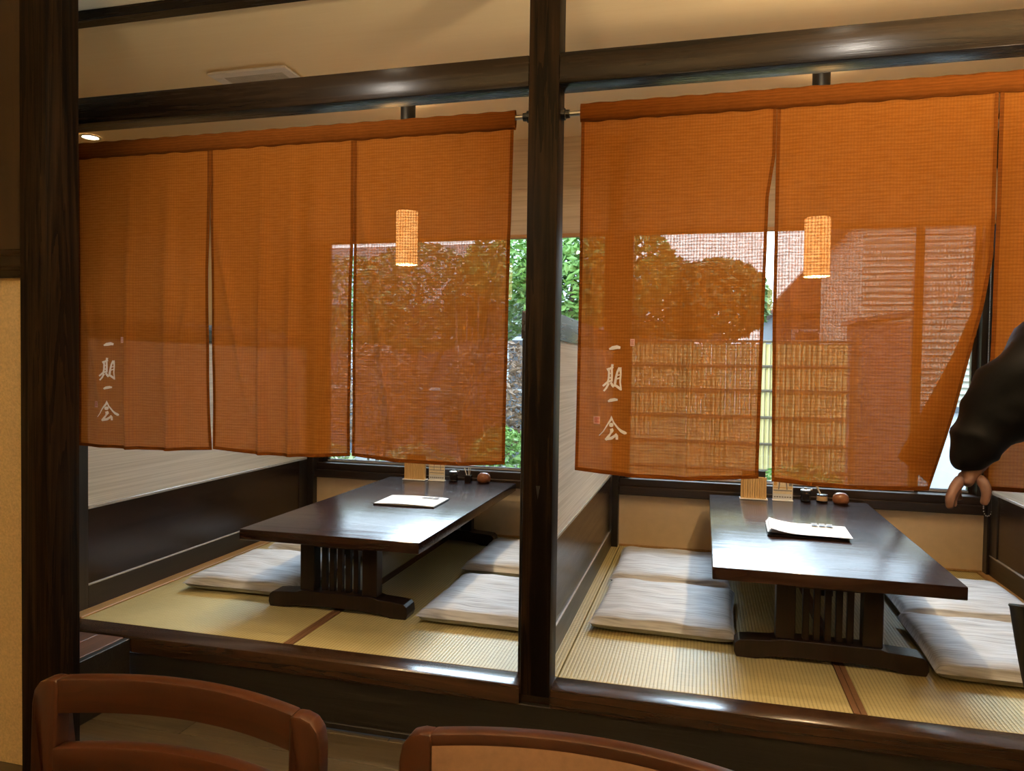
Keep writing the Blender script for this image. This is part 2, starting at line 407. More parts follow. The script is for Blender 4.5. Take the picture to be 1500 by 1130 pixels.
# side platform in front of the left end, with its own boards
sp = struct('trim_3', (-2.3, 2.1, ZF), 'brown boarded landing left of the step corner')
B().box(-3.4, -2.085, 1.86, YF-.001, ZF, -.02).build('landing_base', 'riser', sp)
B().box(-2.085, -2.06, 1.86, YF-.001, ZF, -.006).build('landing_edge', 'riser', sp, .002, 1)
for i in range(9):
    a = -2.087-.115*(i+1)
    B().box(a+.001, a+.114, 1.86, YF-.002, -.02, -.004).build('landing_board', 'plat', sp, .0015, 1)

# posts and beams
def post(n, x, lab):
    t = struct(f'trim_{n}', (x, YF+.045, -.03), lab)
    B().box(x-.049, x+.049, YF, YK-.007, -.026 if n != 5 else -.026, ZC).build('timber_post', 'post', t, .004, 2)
    return t
post(4, XP[0], 'dark timber post at the left end of the booths')
cp = post(5, XP[1], 'dark timber post between the two booths')
B().prism([(-.511, .655), (-.497, .655), (-.501, .632), (-.504, .612), (-.507, .632)], YF-.0006, YF+.001).build('post_notch', 'black', cp)
post(6, XP[2], 'dark timber post at the right end of the right booth')
bmn = struct('trim_7', (-.5, YF, 1.92), 'dark timber header beam across both booths')
for a, b_ in ((XP[0]+.049, XP[1]-.049), (XP[1]+.049, XP[2]-.049), (XP[2]+.049, 3.2)):
    B().box(a, b_, YF+.002, YK-.012, 1.924, 2.021).build('beam', 'beam', bmn, .003, 2)
    B().box(a, b_, YF+.012, YF+.068, 2.312, ZC).build('ceiling_batten', 'beam', bmn, .002, 1)
B().prism([(XP[0]+.049, 1.924), (XP[0]+.15, 1.924), (XP[0]+.125, 1.938), (XP[0]+.10, 1.955), (XP[0]+.07, 1.968), (XP[0]+.049, 1.972)], YF-.004, YF+.002).build('beam_haunch', 'black', bmn)
B().tube([(.90+.075*math.cos(a), YF+.05, 2.018+.030*math.sin(a)) for a in [math.pi*i/10 for i in range(11)]][::-1], .0018, 6).build('wire_loop', 'rope', bmn)
B().tube([(-1.06+.035*math.cos(a), YF+.05, 2.018+.016*math.sin(a)) for a in [math.pi*i/10 for i in range(11)]][::-1], .0018, 6).build('wire_loop', 'rope', bmn)

# near left post and the wall beside it
np_ = struct('trim_8', (-1.94, 1.82, ZF), 'big dark grained post in the left foreground')
B().box(-1.992, -1.893, 1.765, 1.885, ZF, ZC).build('timber_post', 'post', np_, .004, 2)
wl = struct('wall_left', (-2.6, 1.82, ZF), 'beige plaster wall stub left of the big post')
B().box(-3.6, -1.998, 1.80, 1.86, ZF, 1.285).build('plaster_panel', 'plaster', wl)
B().box(-3.6, -1.994, 1.785, 1.86, 1.285, 1.372).build('wall_rail', 'beam', wl, .003, 1)
B().box(-3.6, -1.994, 1.80, 1.86, 1.372, ZC).build('upper_panel', 'brown', wl)

# ceiling
ce = struct('ceiling', (0, 1, ZC), 'cream papered ceiling over the booths and the front room')
B().box(-5.4, 3.5, -2.7, YB+.12, ZC, ZC+.05).build('ceiling_board', 'ceil', ce)

# outer shell of the front room (unseen: keeps its light inside)
sh = struct('wall_back', (0, -2.6, ZF), 'cream wall of the front room behind the viewer')
B().box(-3.7, 3.3, -2.72, -2.6, ZF, ZC).build('wall_panel', 'cream', sh)
sh = struct('wall_front_left', (-3.6, 0, ZF), 'cream side wall of the front room on the left')
B().box(-3.72, -3.6, -2.6, 1.86, ZF, ZC).build('wall_panel', 'cream', sh)
sh = struct('wall_right', (3.2, 0, ZF), 'cream side wall on the right')
B().box(3.2, 3.32, -2.6, YB, ZF, ZC).build('wall_panel', 'cream', sh)
sh = struct('wall_far_left', (-5.1, 3, ZF), 'cream wall closing the booth beyond the left partition')
B().box(-5.22, -5.1, 1.8, YB+.1, ZF, ZC).build('wall_panel', 'cream', sh)
B().box(-5.1, XP[0]-.05, 2.30, 2.36, ZF, ZC).build('front_panel', 'cream', sh)
B().box(-5.1, -3.6, 1.80, 1.86, ZF, ZC).build('front_panel', 'cream', sh)

# back wall: dado under each window, posts, lintel
bw = struct('wall_rear', (0, YB, 0), 'beige dado wall with dark posts under the windows')
for i, (a, b_) in enumerate(((XP[0]+.05, XP[1]-.05), (XP[1]+.048, XP[2]-.03))):
    B().box(a, b_, YB, YB+.06, ZF, .300).build('dado_panel', 'dado', bw)
    B().box(a+.004, b_-.004, YB-.008, YB, .001, .014).build('dado_strip', 'stripwood', bw, .002, 1)
    B().box(a-.03, b_+.03, YB+.002, YB+.12, 1.85, ZC).build('lintel_panel', 'cream', bw)
for x, w in ((XP[0], .05), (XP[1]+.014, .033), (XP[2]+.005, .034)):
    B().box(x-w, x+w, YB-.05, YB+.12, -.0, ZC).build('back_post', 'frame', bw, .003, 1)
B().box(-5.1, XP[0]-.05, YB, YB+.1, ZF, ZC).build('rear_panel', 'cream', bw)
B().box(XP[2]+.04, 3.2, YB, YB+.1, ZF, ZC).build('rear_panel', 'cream', bw)

# windows
for n, (a, b_, st) in enumerate(((XP[0]+.05, XP[1]-.02, -.85), (XP[1]+.047, XP[2]-.029, 1.10)), 1):
    w = struct(f'window_{n}', ((a+b_)/2, YB, .30), 'dark framed sliding window of the ' + ('left' if n == 1 else 'right') + ' booth')
    B().box(a, b_, YB-.035, YB+.03, .306, .352).build('window_sill', 'sill', w, .003, 1)
    B().box(a, b_, YB-.012, YB+.12, .300, .394).build('sill_track', 'sill', w, .003, 1)
    B().box(a, b_, YB+.02, YB+.12, 1.85, 1.90).build('window_head', 'sill', w, .003, 1)
    for x0, x1 in ((a, a+.03), (b_-.03, b_)):
        B().box(x0, x1, YB+.02, YB+.12, .394, 1.85).build('window_jamb', 'frame', w, .002, 1)
    for j, (p0, p1, yy) in enumerate(((a+.03, st+.018, YB+.055), (st-.018, b_-.03, YB+.09))):
        f = B().box(p0, p1, yy, yy+.028, .394, .412).box(p0, p1, yy, yy+.028, 1.83, 1.85).box(p0, p0+.022, yy, yy+.028, .412, 1.83).box(p1-.022, p1, yy, yy+.028, .412, 1.83).build('window_sash', 'alu' if 0 else 'sill', w)
        B().box(p0+.02, p1-.02, yy-.006, yy-.001, .398, .409).build('sash_rail', 'alu', w)
        B().box(p0+.02, p1-.02, yy+.012, yy+.016, .41, 1.835).build('window_pane', 'glass', f)

# low partitions
def partition(n, x, lab, right=True, left=True):
    p = struct(f'wall_partition_{n}', (x, 3.3, 0), lab)
    y0, y1 = YK-.004, YB-.05
    t = .045
    B().box(x-t+.006, x+t-.006, y0, y1, .0, 1.128).build('partition_core', 'frame', p)
    B().box(x-t-.006, x+t+.006, y0, y1, 1.128, 1.222).build('partition_cap', 'cap', p, .003, 2)
    for s in (1, -1):
        def bx(a, b_, *r): 
            a, b_ = sorted((x+s*a, x+s*b_)); return B().box(a, b_, *r)
        bx(t-.006, t+.002, y0, y0+.10, 0, 1.128).build('partition_stile', 'frame', p, .002, 1)
        bx(t-.006, t-.002, y0+.10, y1, .431, 1.128).build('paper_panel', 'washi', p)
        bx(t-.006, t-.003, y0+.10, y1-.0, .108, .418).build('wainscot_panel', 'wains', p)
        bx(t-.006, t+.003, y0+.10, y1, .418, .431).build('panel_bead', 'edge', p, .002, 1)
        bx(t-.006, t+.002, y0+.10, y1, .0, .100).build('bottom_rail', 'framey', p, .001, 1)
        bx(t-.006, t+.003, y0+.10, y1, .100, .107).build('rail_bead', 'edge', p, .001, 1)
        bx(t-.006, t+.002, y1-.09, y1, .107, .418).build('partition_stile', 'frame', p, .001, 1)
partition(1, XP[0]-.04, 'low partition with grey paper panel left of the left booth')
partition(2, XP[1]-.035, 'low partition with grey paper panel behind the middle post')
partition(3, XP[2]+.03, 'low partition with dark wainscot right of the right booth')

# roman shades over the windows (drawn up)
def shade(x0, x1, lab):
    t = thing('roman_shade', lab, 'window shade', ((x0+x1)/2, 4.15, 1.77))
    B().box(x0, x1, 4.17, 4.19, 2.0, ZC-.001).build('shade_backing', 'blind', t)
    B().grid(2, 8, lambda u, v: (lerp(x0, x1, u), 4.125 - .018*math.sin(v*math.pi), lerp(2.045, 1.79, v))).build('shade_fold', 'blind', t, smooth=True)
    B().grid(2, 8, lambda u, v: (lerp(x0, x1, u), 4.155 - .02*math.sin(v*math.pi), lerp(2.06, 1.80, v))).build('shade_fold', 'blind', t, smooth=True)
    B().box(x0, x1, 4.11, 4.14, 1.768, 1.79).build('bottom_bar', 'shadebar', t, .003, 1)
    return t
shade(XP[0]+.06, XP[1]-.03, 'pale woven shade drawn up over the left booth window')
rsd = shade(XP[1]+.055, XP[2]-.065, 'pale woven shade drawn up over the right booth window')
ch = thing('bead_chain', 'silver bead chain loop hanging beside the right window', 'chain', (1.405, 4.15, .29))
pts = [(1.392, 4.20, 2.25), (1.392, 4.20, .345)] + [(1.411-.019*math.cos(a), 4.20, .345-.038*math.sin(a)) for a in [math.pi*i/8 for i in range(1, 8)]] + [(1.43, 4.20, .345), (1.43, 4.20, 2.25)]
bb = B(); L = 0
for p, q in zip(pts, pts[1:]):
    p, q = Vector(p), Vector(q); d = (q-p).length; n = max(1, int(d/.0085))
    for i in range(n):
        c = p.lerp(q, i/n); bb.lathe([(.0012, -.0034), (.0036, 0), (.0012, .0034)], c, 6)
bo = bb.build('beads', 'alu', ch, fix=False); bo['kind'] = 'stuff'
B().box(1.37, 1.45, 4.175, 4.207, 2.25, 2.30).build('chain_bracket', 'white', ch, .002, 1)

# ================================================================== outside
def outside_struct(name, lab): return tag(bpy.data.objects.new(name, None), lab, None, None, 'structure')
gr = B().box(-14, 14, YB+.12, 26, -.62, -.50).build('ground', 'gravel'); tag(gr, 'pale gravel garden ground outside the windows', None, None, 'structure')
def leaf_cloud(name, parent, mat, c, r, n, size, seed, drop=.35):
    rr = random.Random(seed); b = B()
    for i in range(n):
        while True:
            d = Vector((rr.uniform(-1, 1), rr.uniform(-1, 1), rr.uniform(-1, 1)))
            if .05 < d.length < 1: break
        d = d.normalized()*d.length**drop
        p = Vector((c[0]+d.x*r[0], c[1]+d.y*r[1], c[2]+d.z*r[2]))
        ax = Vector((rr.gauss(0, 1), rr.gauss(0, 1), rr.gauss(0, .6))).normalized(); sd = ax.orthogonal().normalized()
        sd = Matrix.Rotation(rr.uniform(0, 6.28), 3, ax) @ sd
        s = size*rr.uniform(.6, 1.3); up = ax.cross(sd)*s*.12
        b.add([p-ax*s, p+sd*s*.42+up, p+ax*s, p-sd*s*.42+up], [(0, 1, 2), (0, 2, 3)])
    o = b.build(name, mat, parent, fix=False); o['kind'] = 'stuff'; return o
def tree(lab, x, y, h, clouds, mat, seed, group=None, size=.05):
    t = thing('garden_tree', lab, 'tree', (x, y, -.5), group)
    rr = random.Random(seed)
    B().tube([(x, y, -.5), (x+.05, y, .3), (x-.03, y+.04, .9), (x+.04, y, h)], [.075, .06, .05, .02], 9).build('trunk', 'bark', t, smooth=True)
    for c, r, n in clouds:
        B().tube([(x, y, .5), ((x+c[0])/2, (y+c[1])/2, (.9+c[2])/2+.1), c], [.03, .02, .008], 6).build('branch', 'bark', t, smooth=True)
        leaf_cloud('foliage', t, mat, c, r, n, size, rr.random())
    return t
tree('bright green leafy tree behind the middle post', -1.25, 6.9, 1.9, [((-1.2, 6.8, 1.85), (.55, .45, .5), 2600), ((-1.75, 6.9, 2.0), (.55, .45, .36), 1800), ((-.75, 7.0, 1.95), (.5, .45, .42), 1900)], 'leafg', 1)
tree('deep green tree behind the left booth window', -3.1, 7.6, 2.0, [((-3.0, 7.5, 1.75), (.8, .5, .6), 2600), ((-2.3, 7.8, 1.75), (.5, .45, .5), 1800), ((-3.9, 7.6, 1.7), (.7, .5, .55), 1800)], 'leafd', 2)
tree('slim deep green tree at the left end of the bamboo fence', .15, 8.1, 1.8, [((.12, 8.1, 1.75), (.55, .45, .45), 4200), ((-.5, 8.2, 1.75), (.65, .5, .5), 4200), ((-.6, 8.0, 1.0), (.6, .5, .55), 3000)], 'leafd', 3)
# bare twigs
tw = thing('bare_shrub', 'leafless pale twiggy shrub behind the hedge', 'shrub', (-2.0, 6.9, -.5))
for i in range(14):
    a = R.uniform(-.5, .5); h = R.uniform(1.3, 1.75)
    B().tube([(-1.95+a*.2, 6.35, -.5), (-1.95+a*.5, 6.4+a*.1, h*.4), (-1.95+a*.6, 6.42+.1*R.uniform(-.2, .2), h)], [.012, .008, .003], 5).build('twig', 'stone', tw)
def shrub(lab, c, r, n, mat, seed, size=.035, group=None):
    t = thing('garden_shrub', lab, 'shrub', (c[0], c[1], -.5), group)
    for i in range(5):
        B().tube([(c[0]+R.uniform(-.1, .1), c[1], -.5), (c[0]+R.uniform(-.5, .5)*r[0], c[1]+R.uniform(-.5, .5)*r[1], c[2]+.3*r[2])], [.015, .006], 5).build('stem', 'bark', t)
    leaf_cloud('foliage', t, mat, c, r, n, size, seed, .5); return t
shrub('dry reddish hedge bush beside the middle post', (-1.75, 6.1, .75), (.5, .3, .52), 2600, 'leafr', 11)
shrub('dry reddish hedge bush left of the first hedge bush', (-2.95, 6.3, .72), (.52, .3, .5), 2200, 'leafr', 12)
shrub('low fresh green plant below the reddish hedge bush', (-1.5, 5.5, .28), (.28, .22, .28), 1200, 'leafg', 13)
shrub('low pale green plant under the left window', (-2.2, 5.5, .05), (.4, .25, .35), 1300, 'leafy', 14)
shrub('low pale green plant right of the middle post', (-.8, 5.5, .0), (.36, .25, .38), 1300, 'leafy', 15)
shrub('low green plant in front of the bamboo fence', (.75, 6.1, -.05), (.4, .3, .35), 1300, 'leafg', 16)
shrub('low pale plant at the far left of the left window', (-3.1, 5.5, .05), (.4, .25, .35), 1200, 'leafy', 17)
for i, (x, y_, s, lab) in enumerate(((-1.3, 6.0, .38, 'large upright grey garden stone beside the hedge'), (-2.35, 5.2, .24, 'low grey garden stone under the left window'), (1.3, 5.8, .24, 'grey garden stone near the bamboo fence'))):
    b = B(); rr = random.Random(20+i); n = 10
    ph = [rr.uniform(.8, 1.2) for _ in range(40)]
    b.grid(n, 6, lambda u, v: (x+s*math.cos(u*6.2832)*math.sin(v*3.1416)*ph[int(u*n) % n], y_+s*.7*math.sin(u*6.2832)*math.sin(v*3.1416)*ph[int(u*n) % n], -.5+s*1.1*(1-v*1.15)*ph[20+int(u*n) % n]+.1))
    tag(b.build('garden_stone', 'stone', None, smooth=True), lab, 'stone')
# bamboo fence
bf = thing('bamboo_fence', 'yellow bamboo fence with dark horizontal rails across the garden', 'fence', (.9, 7, -.5))
FX0, FX1 = -1.05, 1.27
n = int((FX1-FX0)/.043)
cane = None
for i in range(n):
    x = FX0+.043*(i+.5)
    if cane is None:
        cane = B().tube([(x, 7, -.5), (x, 7, .1), (x, 7, .7), (x, 7, 1.27)], [.0205]*4, 8).build('bamboo_cane', 'bamboo', bf, smooth=True); cx = x
    else: share(cane, bf, (x-cx, R.uniform(-.003, .003), R.uniform(-.012, .012)))
for z in (.12, .36, .60, .84, 1.06, 1.285):
    B().tube([(FX0-.03, 6.965, z), (FX1+.03, 6.965, z)], .013, 6).build('fence_rail', 'rope', bf)
for x in (FX0-.03, (FX0+FX1)/2, FX1+.03):
    B().tube([(x, 7.04, -.5), (x, 7.04, 1.36)], .04, 10).build('fence_post', 'bark', bf)
# houses
h1 = thing('house', 'blue grey house with dark roof beyond the hedge', 'house', (-4.2, 12.5, -.5))
B().box(-7.5, -1.6, 11.5, 15, -.5, 2.0).build('house_wall', 'hwall', h1)
B().prism([(11.0, 2.0), (13.2, 3.3), (15.4, 2.0), (15.4, 1.92), (13.2, 3.2), (11.0, 1.92)], -7.8, -1.3, 'YZ').build('roof', 'roof', h1)
for x in (-6.2, -4.3, -2.7):
    w = B().box(x-.4, x+.4, 11.46, 11.52, .6, 1.5).build('window', 'hwhite', h1); B().box(x-.34, x+.34, 11.44, 11.46, .66, 1.44).build('pane', 'roof', w)
for z in [(-.3+.22*i) for i in range(10)]:
    B().box(-7.5, -1.6, 11.48, 11.5, z, z+.012).build('siding_line', 'roof', h1)
h2 = thing('house', 'pale house with horizontal siding right of the bamboo fence', 'house', (4.0, 9.5, -.5))
B().box(1.70, 6.5, 9.0, 12, -.5, .62).build('house_base_wall', 'hwhite', h2)
B().box(1.70, 6.5, 9.0, 12, .62, 2.75).build('house_wall', 'siding', h2)
sb = None
for i in range(30):
    z = .655+.07*i
    if sb is None: sb = B().prism([(8.955, z), (9.0, z+.066), (9.0, z)], 1.70, 6.5, 'YZ').build('siding_board', 'siding', h2)
    else: share(sb, h2, (0, 0, .07*i))
B().box(1.66, 6.5, 8.93, 9.0, .585, .65).build('base_rail', 'hwall', h2)
B().prism([(8.75, 2.75), (12.3, 2.75), (12.3, 2.83), (10.5, 3.7), (8.75, 2.83)], 1.5, 6.8, 'YZ').build('roof', 'roof', h2)
B().tube([(2.28, 8.92, -.5), (2.28, 8.92, 2.75)], .03, 8).build('drain_pipe', 'hwhite', h2)
w = B().box(3.2, 4.2, 8.93, 9.0, 1.0, 2.0).build('window', 'hwhite', h2); B().box(3.27, 4.13, 8.915, 8.93, 1.07, 1.93).build('pane', 'roof', w)
h3 = thing('house', 'distant house with terracotta gable roof behind the bamboo fence', 'house', (2.2, 14, -.5))
B().box(1.15, 3.6, 13, 16, -.5, 2.0).build('house_wall', 'hwall', h3)
B().prism([(.95, 1.95), (3.9, 1.95), (2.3, 3.5)], 12.7, 16.4).build('roof', 'roofr', h3)
for x, z in ((1.4, 1.0), (2.1, 1.0)):
    w = B().box(x, x+.45, 12.96, 13.02, z, z+.7).build('window', 'hwhite', h3); B().box(x+.05, x+.40, 12.94, 12.96, z+.05, z+.65).build('pane', 'roof', w)
sh_ = thing('garden_shed', 'dark plank garden shed between the fence and the pale house', 'shed', (1.67, 7.9, -.5))
B().box(1.42, 1.90, 7.6, 8.2, -.5, 1.50).build('shed_wall', 'hwall', sh_)
for i in range(6):
    B().box(1.421+.08*i, 1.499+.08*i, 7.585, 7.6, -.5, 1.50).build('wall_plank', 'hwall', sh_)
B().prism([(1.38, 1.49), (1.95, 1.56), (1.95, 1.60), (1.38, 1.53)], 7.5, 8.3).build('shed_roof', 'roof', sh_)

# ================================================================== ceiling things
def downlight(x, y, lab, energy, ang=2.2, z=ZC, group=None, col=WARM):
    t = thing('downlight', lab, 'ceiling light', (x, y, z), group)
    B().lathe([(.058, -.001), (.058, -.006), (.046, -.008), (.042, -.002)], (x, y, z), 24, False, False).build('trim_ring', 'white', t, smooth=True)
    B().lathe([(.043, -.0025), (.043, -.0020)], (x, y, z), 24).build('lens', 'lamp', t)
    light('downlight_lamp', 'SPOT', (x, y, z-.012), energy, col, .035, ang, .8)
    return t
downlight(-1.49, 3.22, 'recessed ceiling light above the front of the left table', E_DOWN)
downlight(.43, 3.22, 'recessed ceiling light above the front of the right table', E_DOWN)
downlight(-3.52, 3.585, 'recessed ceiling light seen left of the left curtain', E_DOWN*.8)
downlight(-1.12, 1.9, 'recessed ceiling light of the front room close to the left curtain', E_NEAR, 2.6, col=SOFT)
def added_washer(x, y, aim, lab):  # unseen spotlights, added to brighten the curtain cloth and its lettering
    t = thing('added_spotlight', lab, 'spotlight', (x, y, ZC))
    d = (Vector(aim)-Vector((x, y, ZC-.10))).normalized(); p = Vector((x, y, ZC-.10))
    B().lathe([(.045, -.02), (.045, 0)], (x, y, ZC), 16).build('mount', 'black', t)
    B().tube([(x, y, ZC-.02), (x, y, ZC-.10)], .008, 8).build('stem', 'black', t)
    B().tube([p-d*.06, p-d*.04, p+d*.055], [.02, .036, .04], 16).build('lamp_head', 'black', t)
    B().tube([p+d*.0552, p+d*.058], .034, 16).build('lens', 'lamp', t)
    light('added_spotlight_lamp', 'SPOT', p+d*.07, E_WASH_FILL, SOFT2, .035, math.radians(84), .7, rot=d.to_track_quat('-Z', 'Y').to_euler())
added_washer(-1.25, 1.15, (-1.4, 2.33, 1.4), 'added unseen black spotlight aimed at the left curtain')
added_washer(.55, 1.15, (.50, 2.33, 1.4), 'added unseen black spotlight aimed at the right curtain')
downlight(-1.6, .2, 'added unseen recessed ceiling light of the front room, left', E_FRONT_FILL, 2.5, col=SOFT)  # unseen downlight, added to brighten the front room
downlight(.42, 1.9, 'recessed ceiling light of the front room close to the right curtain', E_NEAR, 2.6, col=SOFT)
downlight(1.9, .3, 'added unseen recessed ceiling light of the front room, right', E_FRONT_FILL, 2.5, col=SOFT)  # unseen downlight, added as front room fill
downlight(-.5, -1.2, 'added unseen recessed ceiling light of the front room, rear', E_FRONT_FILL, 2.5, col=SOFT)  # unseen downlight, added as fill from behind the viewer
def added_uplighter(x, y, lab):  # unseen uplighters, added to lift the ceiling's brightness
    t = thing('added_floor_lamp', lab, 'lamp', (x, y, ZF))
    B().lathe([(.14, 0), (.14, .018), (.03, .028), (.012, .05)], (x, y, ZF), 28).build('base', 'black', t, smooth=True)
    B().tube([(x, y, ZF+.04), (x, y, 1.22)], .012, 12).build('pole', 'black', t, smooth=True)
    B().lathe([(.02, 1.20), (.07, 1.23), (.13, 1.30), (.15, 1.36), (.146, 1.36), (.126, 1.305), (.066, 1.238), (.0, 1.225)], (x, y, 0), 28).build('bowl_shade', 'black', t, smooth=True)
    B().lathe([(.018, 1.235), (.03, 1.27), (.03, 1.30), (.012, 1.33)], (x, y, 0), 16).build('bulb', 'lamp', t, smooth=True)
    light('added_floor_lamp_light', 'SPOT', (x, y, 1.37), E_UPFILL, (1.0, .77, .49), .14, math.radians(165), .5, rot=(math.pi, 0, 0))
added_uplighter(1.45, 1.15, 'added unseen black uplighter standing right of the viewer')
added_uplighter(-.58, -.12, 'added unseen black uplighter standing left of the viewer')
vt = thing('ceiling_vent', 'square white ceiling vent with a fine grille', 'vent', (-1.995, 3.07, ZC))
vx0, vx1, vy0, vy1 = -2.20, -1.80, 2.89, 3.27
for a in ((vx0, vx1, vy0, vy0+.05), (vx0, vx1, vy1-.05, vy1), (vx0, vx0+.05, vy0+.05, vy1-.05), (vx1-.05, vx1, vy0+.05, vy1-.05)):
    B().box(*a, ZC-.020, ZC-.010).build('vent_frame', 'white', vt, .003, 1)
B().box(vx0+.02, vx1-.02, vy0+.02, vy1-.02, ZC-.010, ZC).build('vent_collar', 'white', vt)
B().box(vx0+.05, vx1-.05, vy0+.05, vy1-.05, ZC-.013, ZC-.0105).build('vent_grille', 'black', vt)
g = B()
for i in range(30): g.box(vx0+.052+.0100*i, vx0+.0565+.0100*i, vy0+.05, vy1-.05, ZC-.0175, ZC-.0145)
for i in range(28): g.box(vx0+.05, vx1-.05, vy0+.052+.0100*i, vy0+.0565+.0100*i, ZC-.017, ZC-.014)
gg = g.build('grille_mesh', 'grille', vt, fix=False); gg['kind'] = 'stuff'

def pendant(x, y, zb, zt, lab):
    t = thing('pendant_lamp', lab, 'lamp', (x, y, zb))
    B().lathe([(.036, 2.19), (.037, ZC)], (x, y, 0), 20).build('ceiling_cup', 'black', t, smooth=True)
    B().tube([(x, y, 2.19), (x, y, zt-.03)], .0025, 6).build('cord', 'black', t)
    B().lathe([(.053, zb), (.053, zt)], (x, y, 0), 28, False, False).build('lamp_shade', 'shade', t, smooth=True, fix=True)
    B().lathe([(.012, zt-.075), (.016, zt-.06), (.016, zt-.03), (.004, zt-.02)], (x, y, 0), 12).build('socket', 'black', t, smooth=True)
    r = B()
    for a in range(3):
        q = a*2.094; r.tube([(x, y, zt-.03), (x+.053*math.cos(q), y+.053*math.sin(q), zt-.004)], .0015, 5)
    r.build('shade_spider', 'black', t)
    B().lathe([(.006, zt-.155), (.026, zt-.14), (.030, zt-.12), (.024, zt-.095), (.013, zt-.075)], (x, y, 0), 14).build('bulb', 'lamp', t, smooth=True)
    light('pendant_lamp_light', 'POINT', (x, y, zt-.175), E_PEND, WARM, .03)
    return t
pendant(-1.435, 3.4, 1.53, 1.79, 'glowing cylinder pendant lamp above the left table')
pendant(.462, 3.4, 1.44, 1.69, 'glowing cylinder pendant lamp above the right table')

# ================================================================== noren curtains
Y0 = 2.325
def gauss(d, w): return math.exp(-(d/w)**2)
class Panel:
    def __init__(s, le, re, zt, zb, folds, creases, sag=0, yoff=0, bell=.004):
        s.le, s.re, s.zt, s.zb, s.folds, s.creases, s.sag, s.yoff, s.bell = le, re, zt, zb, folds, creases, sag, yoff, bell
    def bot(s, u): return lerp(s.zb[0], s.zb[1], u) - s.sag*math.sin(u*math.pi)
    def y(s, u, v):
        y = Y0 + s.yoff*v
        for uc, w, a, ph in s.folds: y -= 2.4*a*gauss(u-uc-ph*v, w)*(.06+.94*min(1, v*1.6))
        for u0, v0, u1, v1, a, w in s.creases:
            if v0-.1 < v < v1+.1:
                t = (v-v0)/(v1-v0); uc = lerp(u0, u1, t); e = max(0, min(1, (t+.15)/.3))*max(0, min(1, (1.15-t)/.3))
                y -= 1.5*a*e*gauss(u-uc, w)
        y += .0018*math.sin(u*31+v*5)*(1-v) + .002*math.sin(u*9+v*17)*v
        return y
    def at(s, u, v, off=0):
        x = lerp(poly(s.le, v), poly(s.re, v), u); z = lerp(s.zt, s.bot(u), v)
        return (x, s.y(u, v)+off, z)
    def onface(s, x, z, off):
        u = .5
        for _ in range(4):
            v = (s.zt-z)/(s.zt-s.bot(u)); a, b_ = poly(s.le, v), poly(s.re, v); u = (x-a)/(b_-a)
        return (x, s.y(u, v)+off, z)
def panel(parent, P, nu=60, nv=90):
    o = B().grid(nu, nv, lambda u, v: P.at(u, v)).build('cloth_panel', 'noren', parent, smooth=True)
    h = B(); hw = .010
    def strip(f, n): h.grid(1, n, f)
    W_ = abs(poly(P.re, .5)-poly(P.le, .5)); du = hw/W_; dv = .012/1.09
    for off in (-.0018, .0018):
        h.grid(2, nv, lambda u, v: P.at(u*du, v, off)); h.grid(2, nv, lambda u, v: P.at(1-u*du, v, off))
        h.grid(nu, 2, lambda u, v: P.at(u, 1-v*dv, off))
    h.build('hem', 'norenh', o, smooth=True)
    return o
def header(parent, x0, x1, z0, z1):
    def f(u, v):
        a = 2*math.pi*v; x = lerp(x0, x1, u)
        k = 1+.10*math.sin(x*90)*math.sin(x*23+1)+.06*math.sin(x*210)
        zz = (z0+z1)/2 + (z1-z0)/2*math.cos(a)*(1+.04*math.sin(x*70))
        return (x, Y0 + .0135*math.sin(a)*k, zz)
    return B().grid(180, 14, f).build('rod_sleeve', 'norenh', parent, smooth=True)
S = .000342
ST = [  # brush strokes: (x, y, width) in drawing units
 [[(203, 200, 14), (235, 188, 34), (275, 180, 34), (306, 186, 22)]],
 [[(203, 372, 18), (205, 420, 19), (203, 470, 19), (195, 505, 18)], [(236, 338, 22), (230, 380, 20), (232, 440, 19), (230, 500, 20)], [(186, 392, 24), (215, 378, 20), (244, 364, 18)],
  [(200, 425, 10), (235, 422, 10)], [(200, 465, 14), (235, 462, 14)], [(152, 542, 18), (195, 502, 20), (238, 486, 16)], [(205, 515, 20), (182, 560, 18), (160, 588, 16)], [(222, 505, 20), (240, 535, 24), (248, 554, 8)],
  [(302, 368, 22), (282, 410, 20), (270, 460, 20), (263, 510, 24), (258, 545, 14)], [(308, 366, 24), (314, 430, 16), (309, 500, 16), (320, 578, 14)], [(285, 440, 10), (312, 432, 10)], [(275, 475, 12), (310, 462, 12)], [(260, 528, 20), (295, 552, 24), (320, 574, 16)]],
 [[(201, 684, 16), (225, 672, 30), (262, 665, 28), (290, 666, 16)]],
 [[(235, 816, 4), (232, 850, 22), (205, 890, 13), (165, 960, 9), (128, 1000, 6)], [(236, 822, 6), (255, 875, 15), (300, 930, 18), (330, 955, 26), (360, 968, 30), (380, 971, 14)],
  [(216, 900, 20), (226, 900, 38), (244, 900, 38), (255, 900, 20)], [(236, 934, 30), (243, 952, 32), (230, 980, 16), (208, 1012, 24), (186, 1040, 22)], [(186, 1034, 22), (240, 1022, 28), (270, 1000, 22), (288, 980, 16)], [(270, 985, 22), (288, 1000, 26), (290, 1034, 22)]],
]
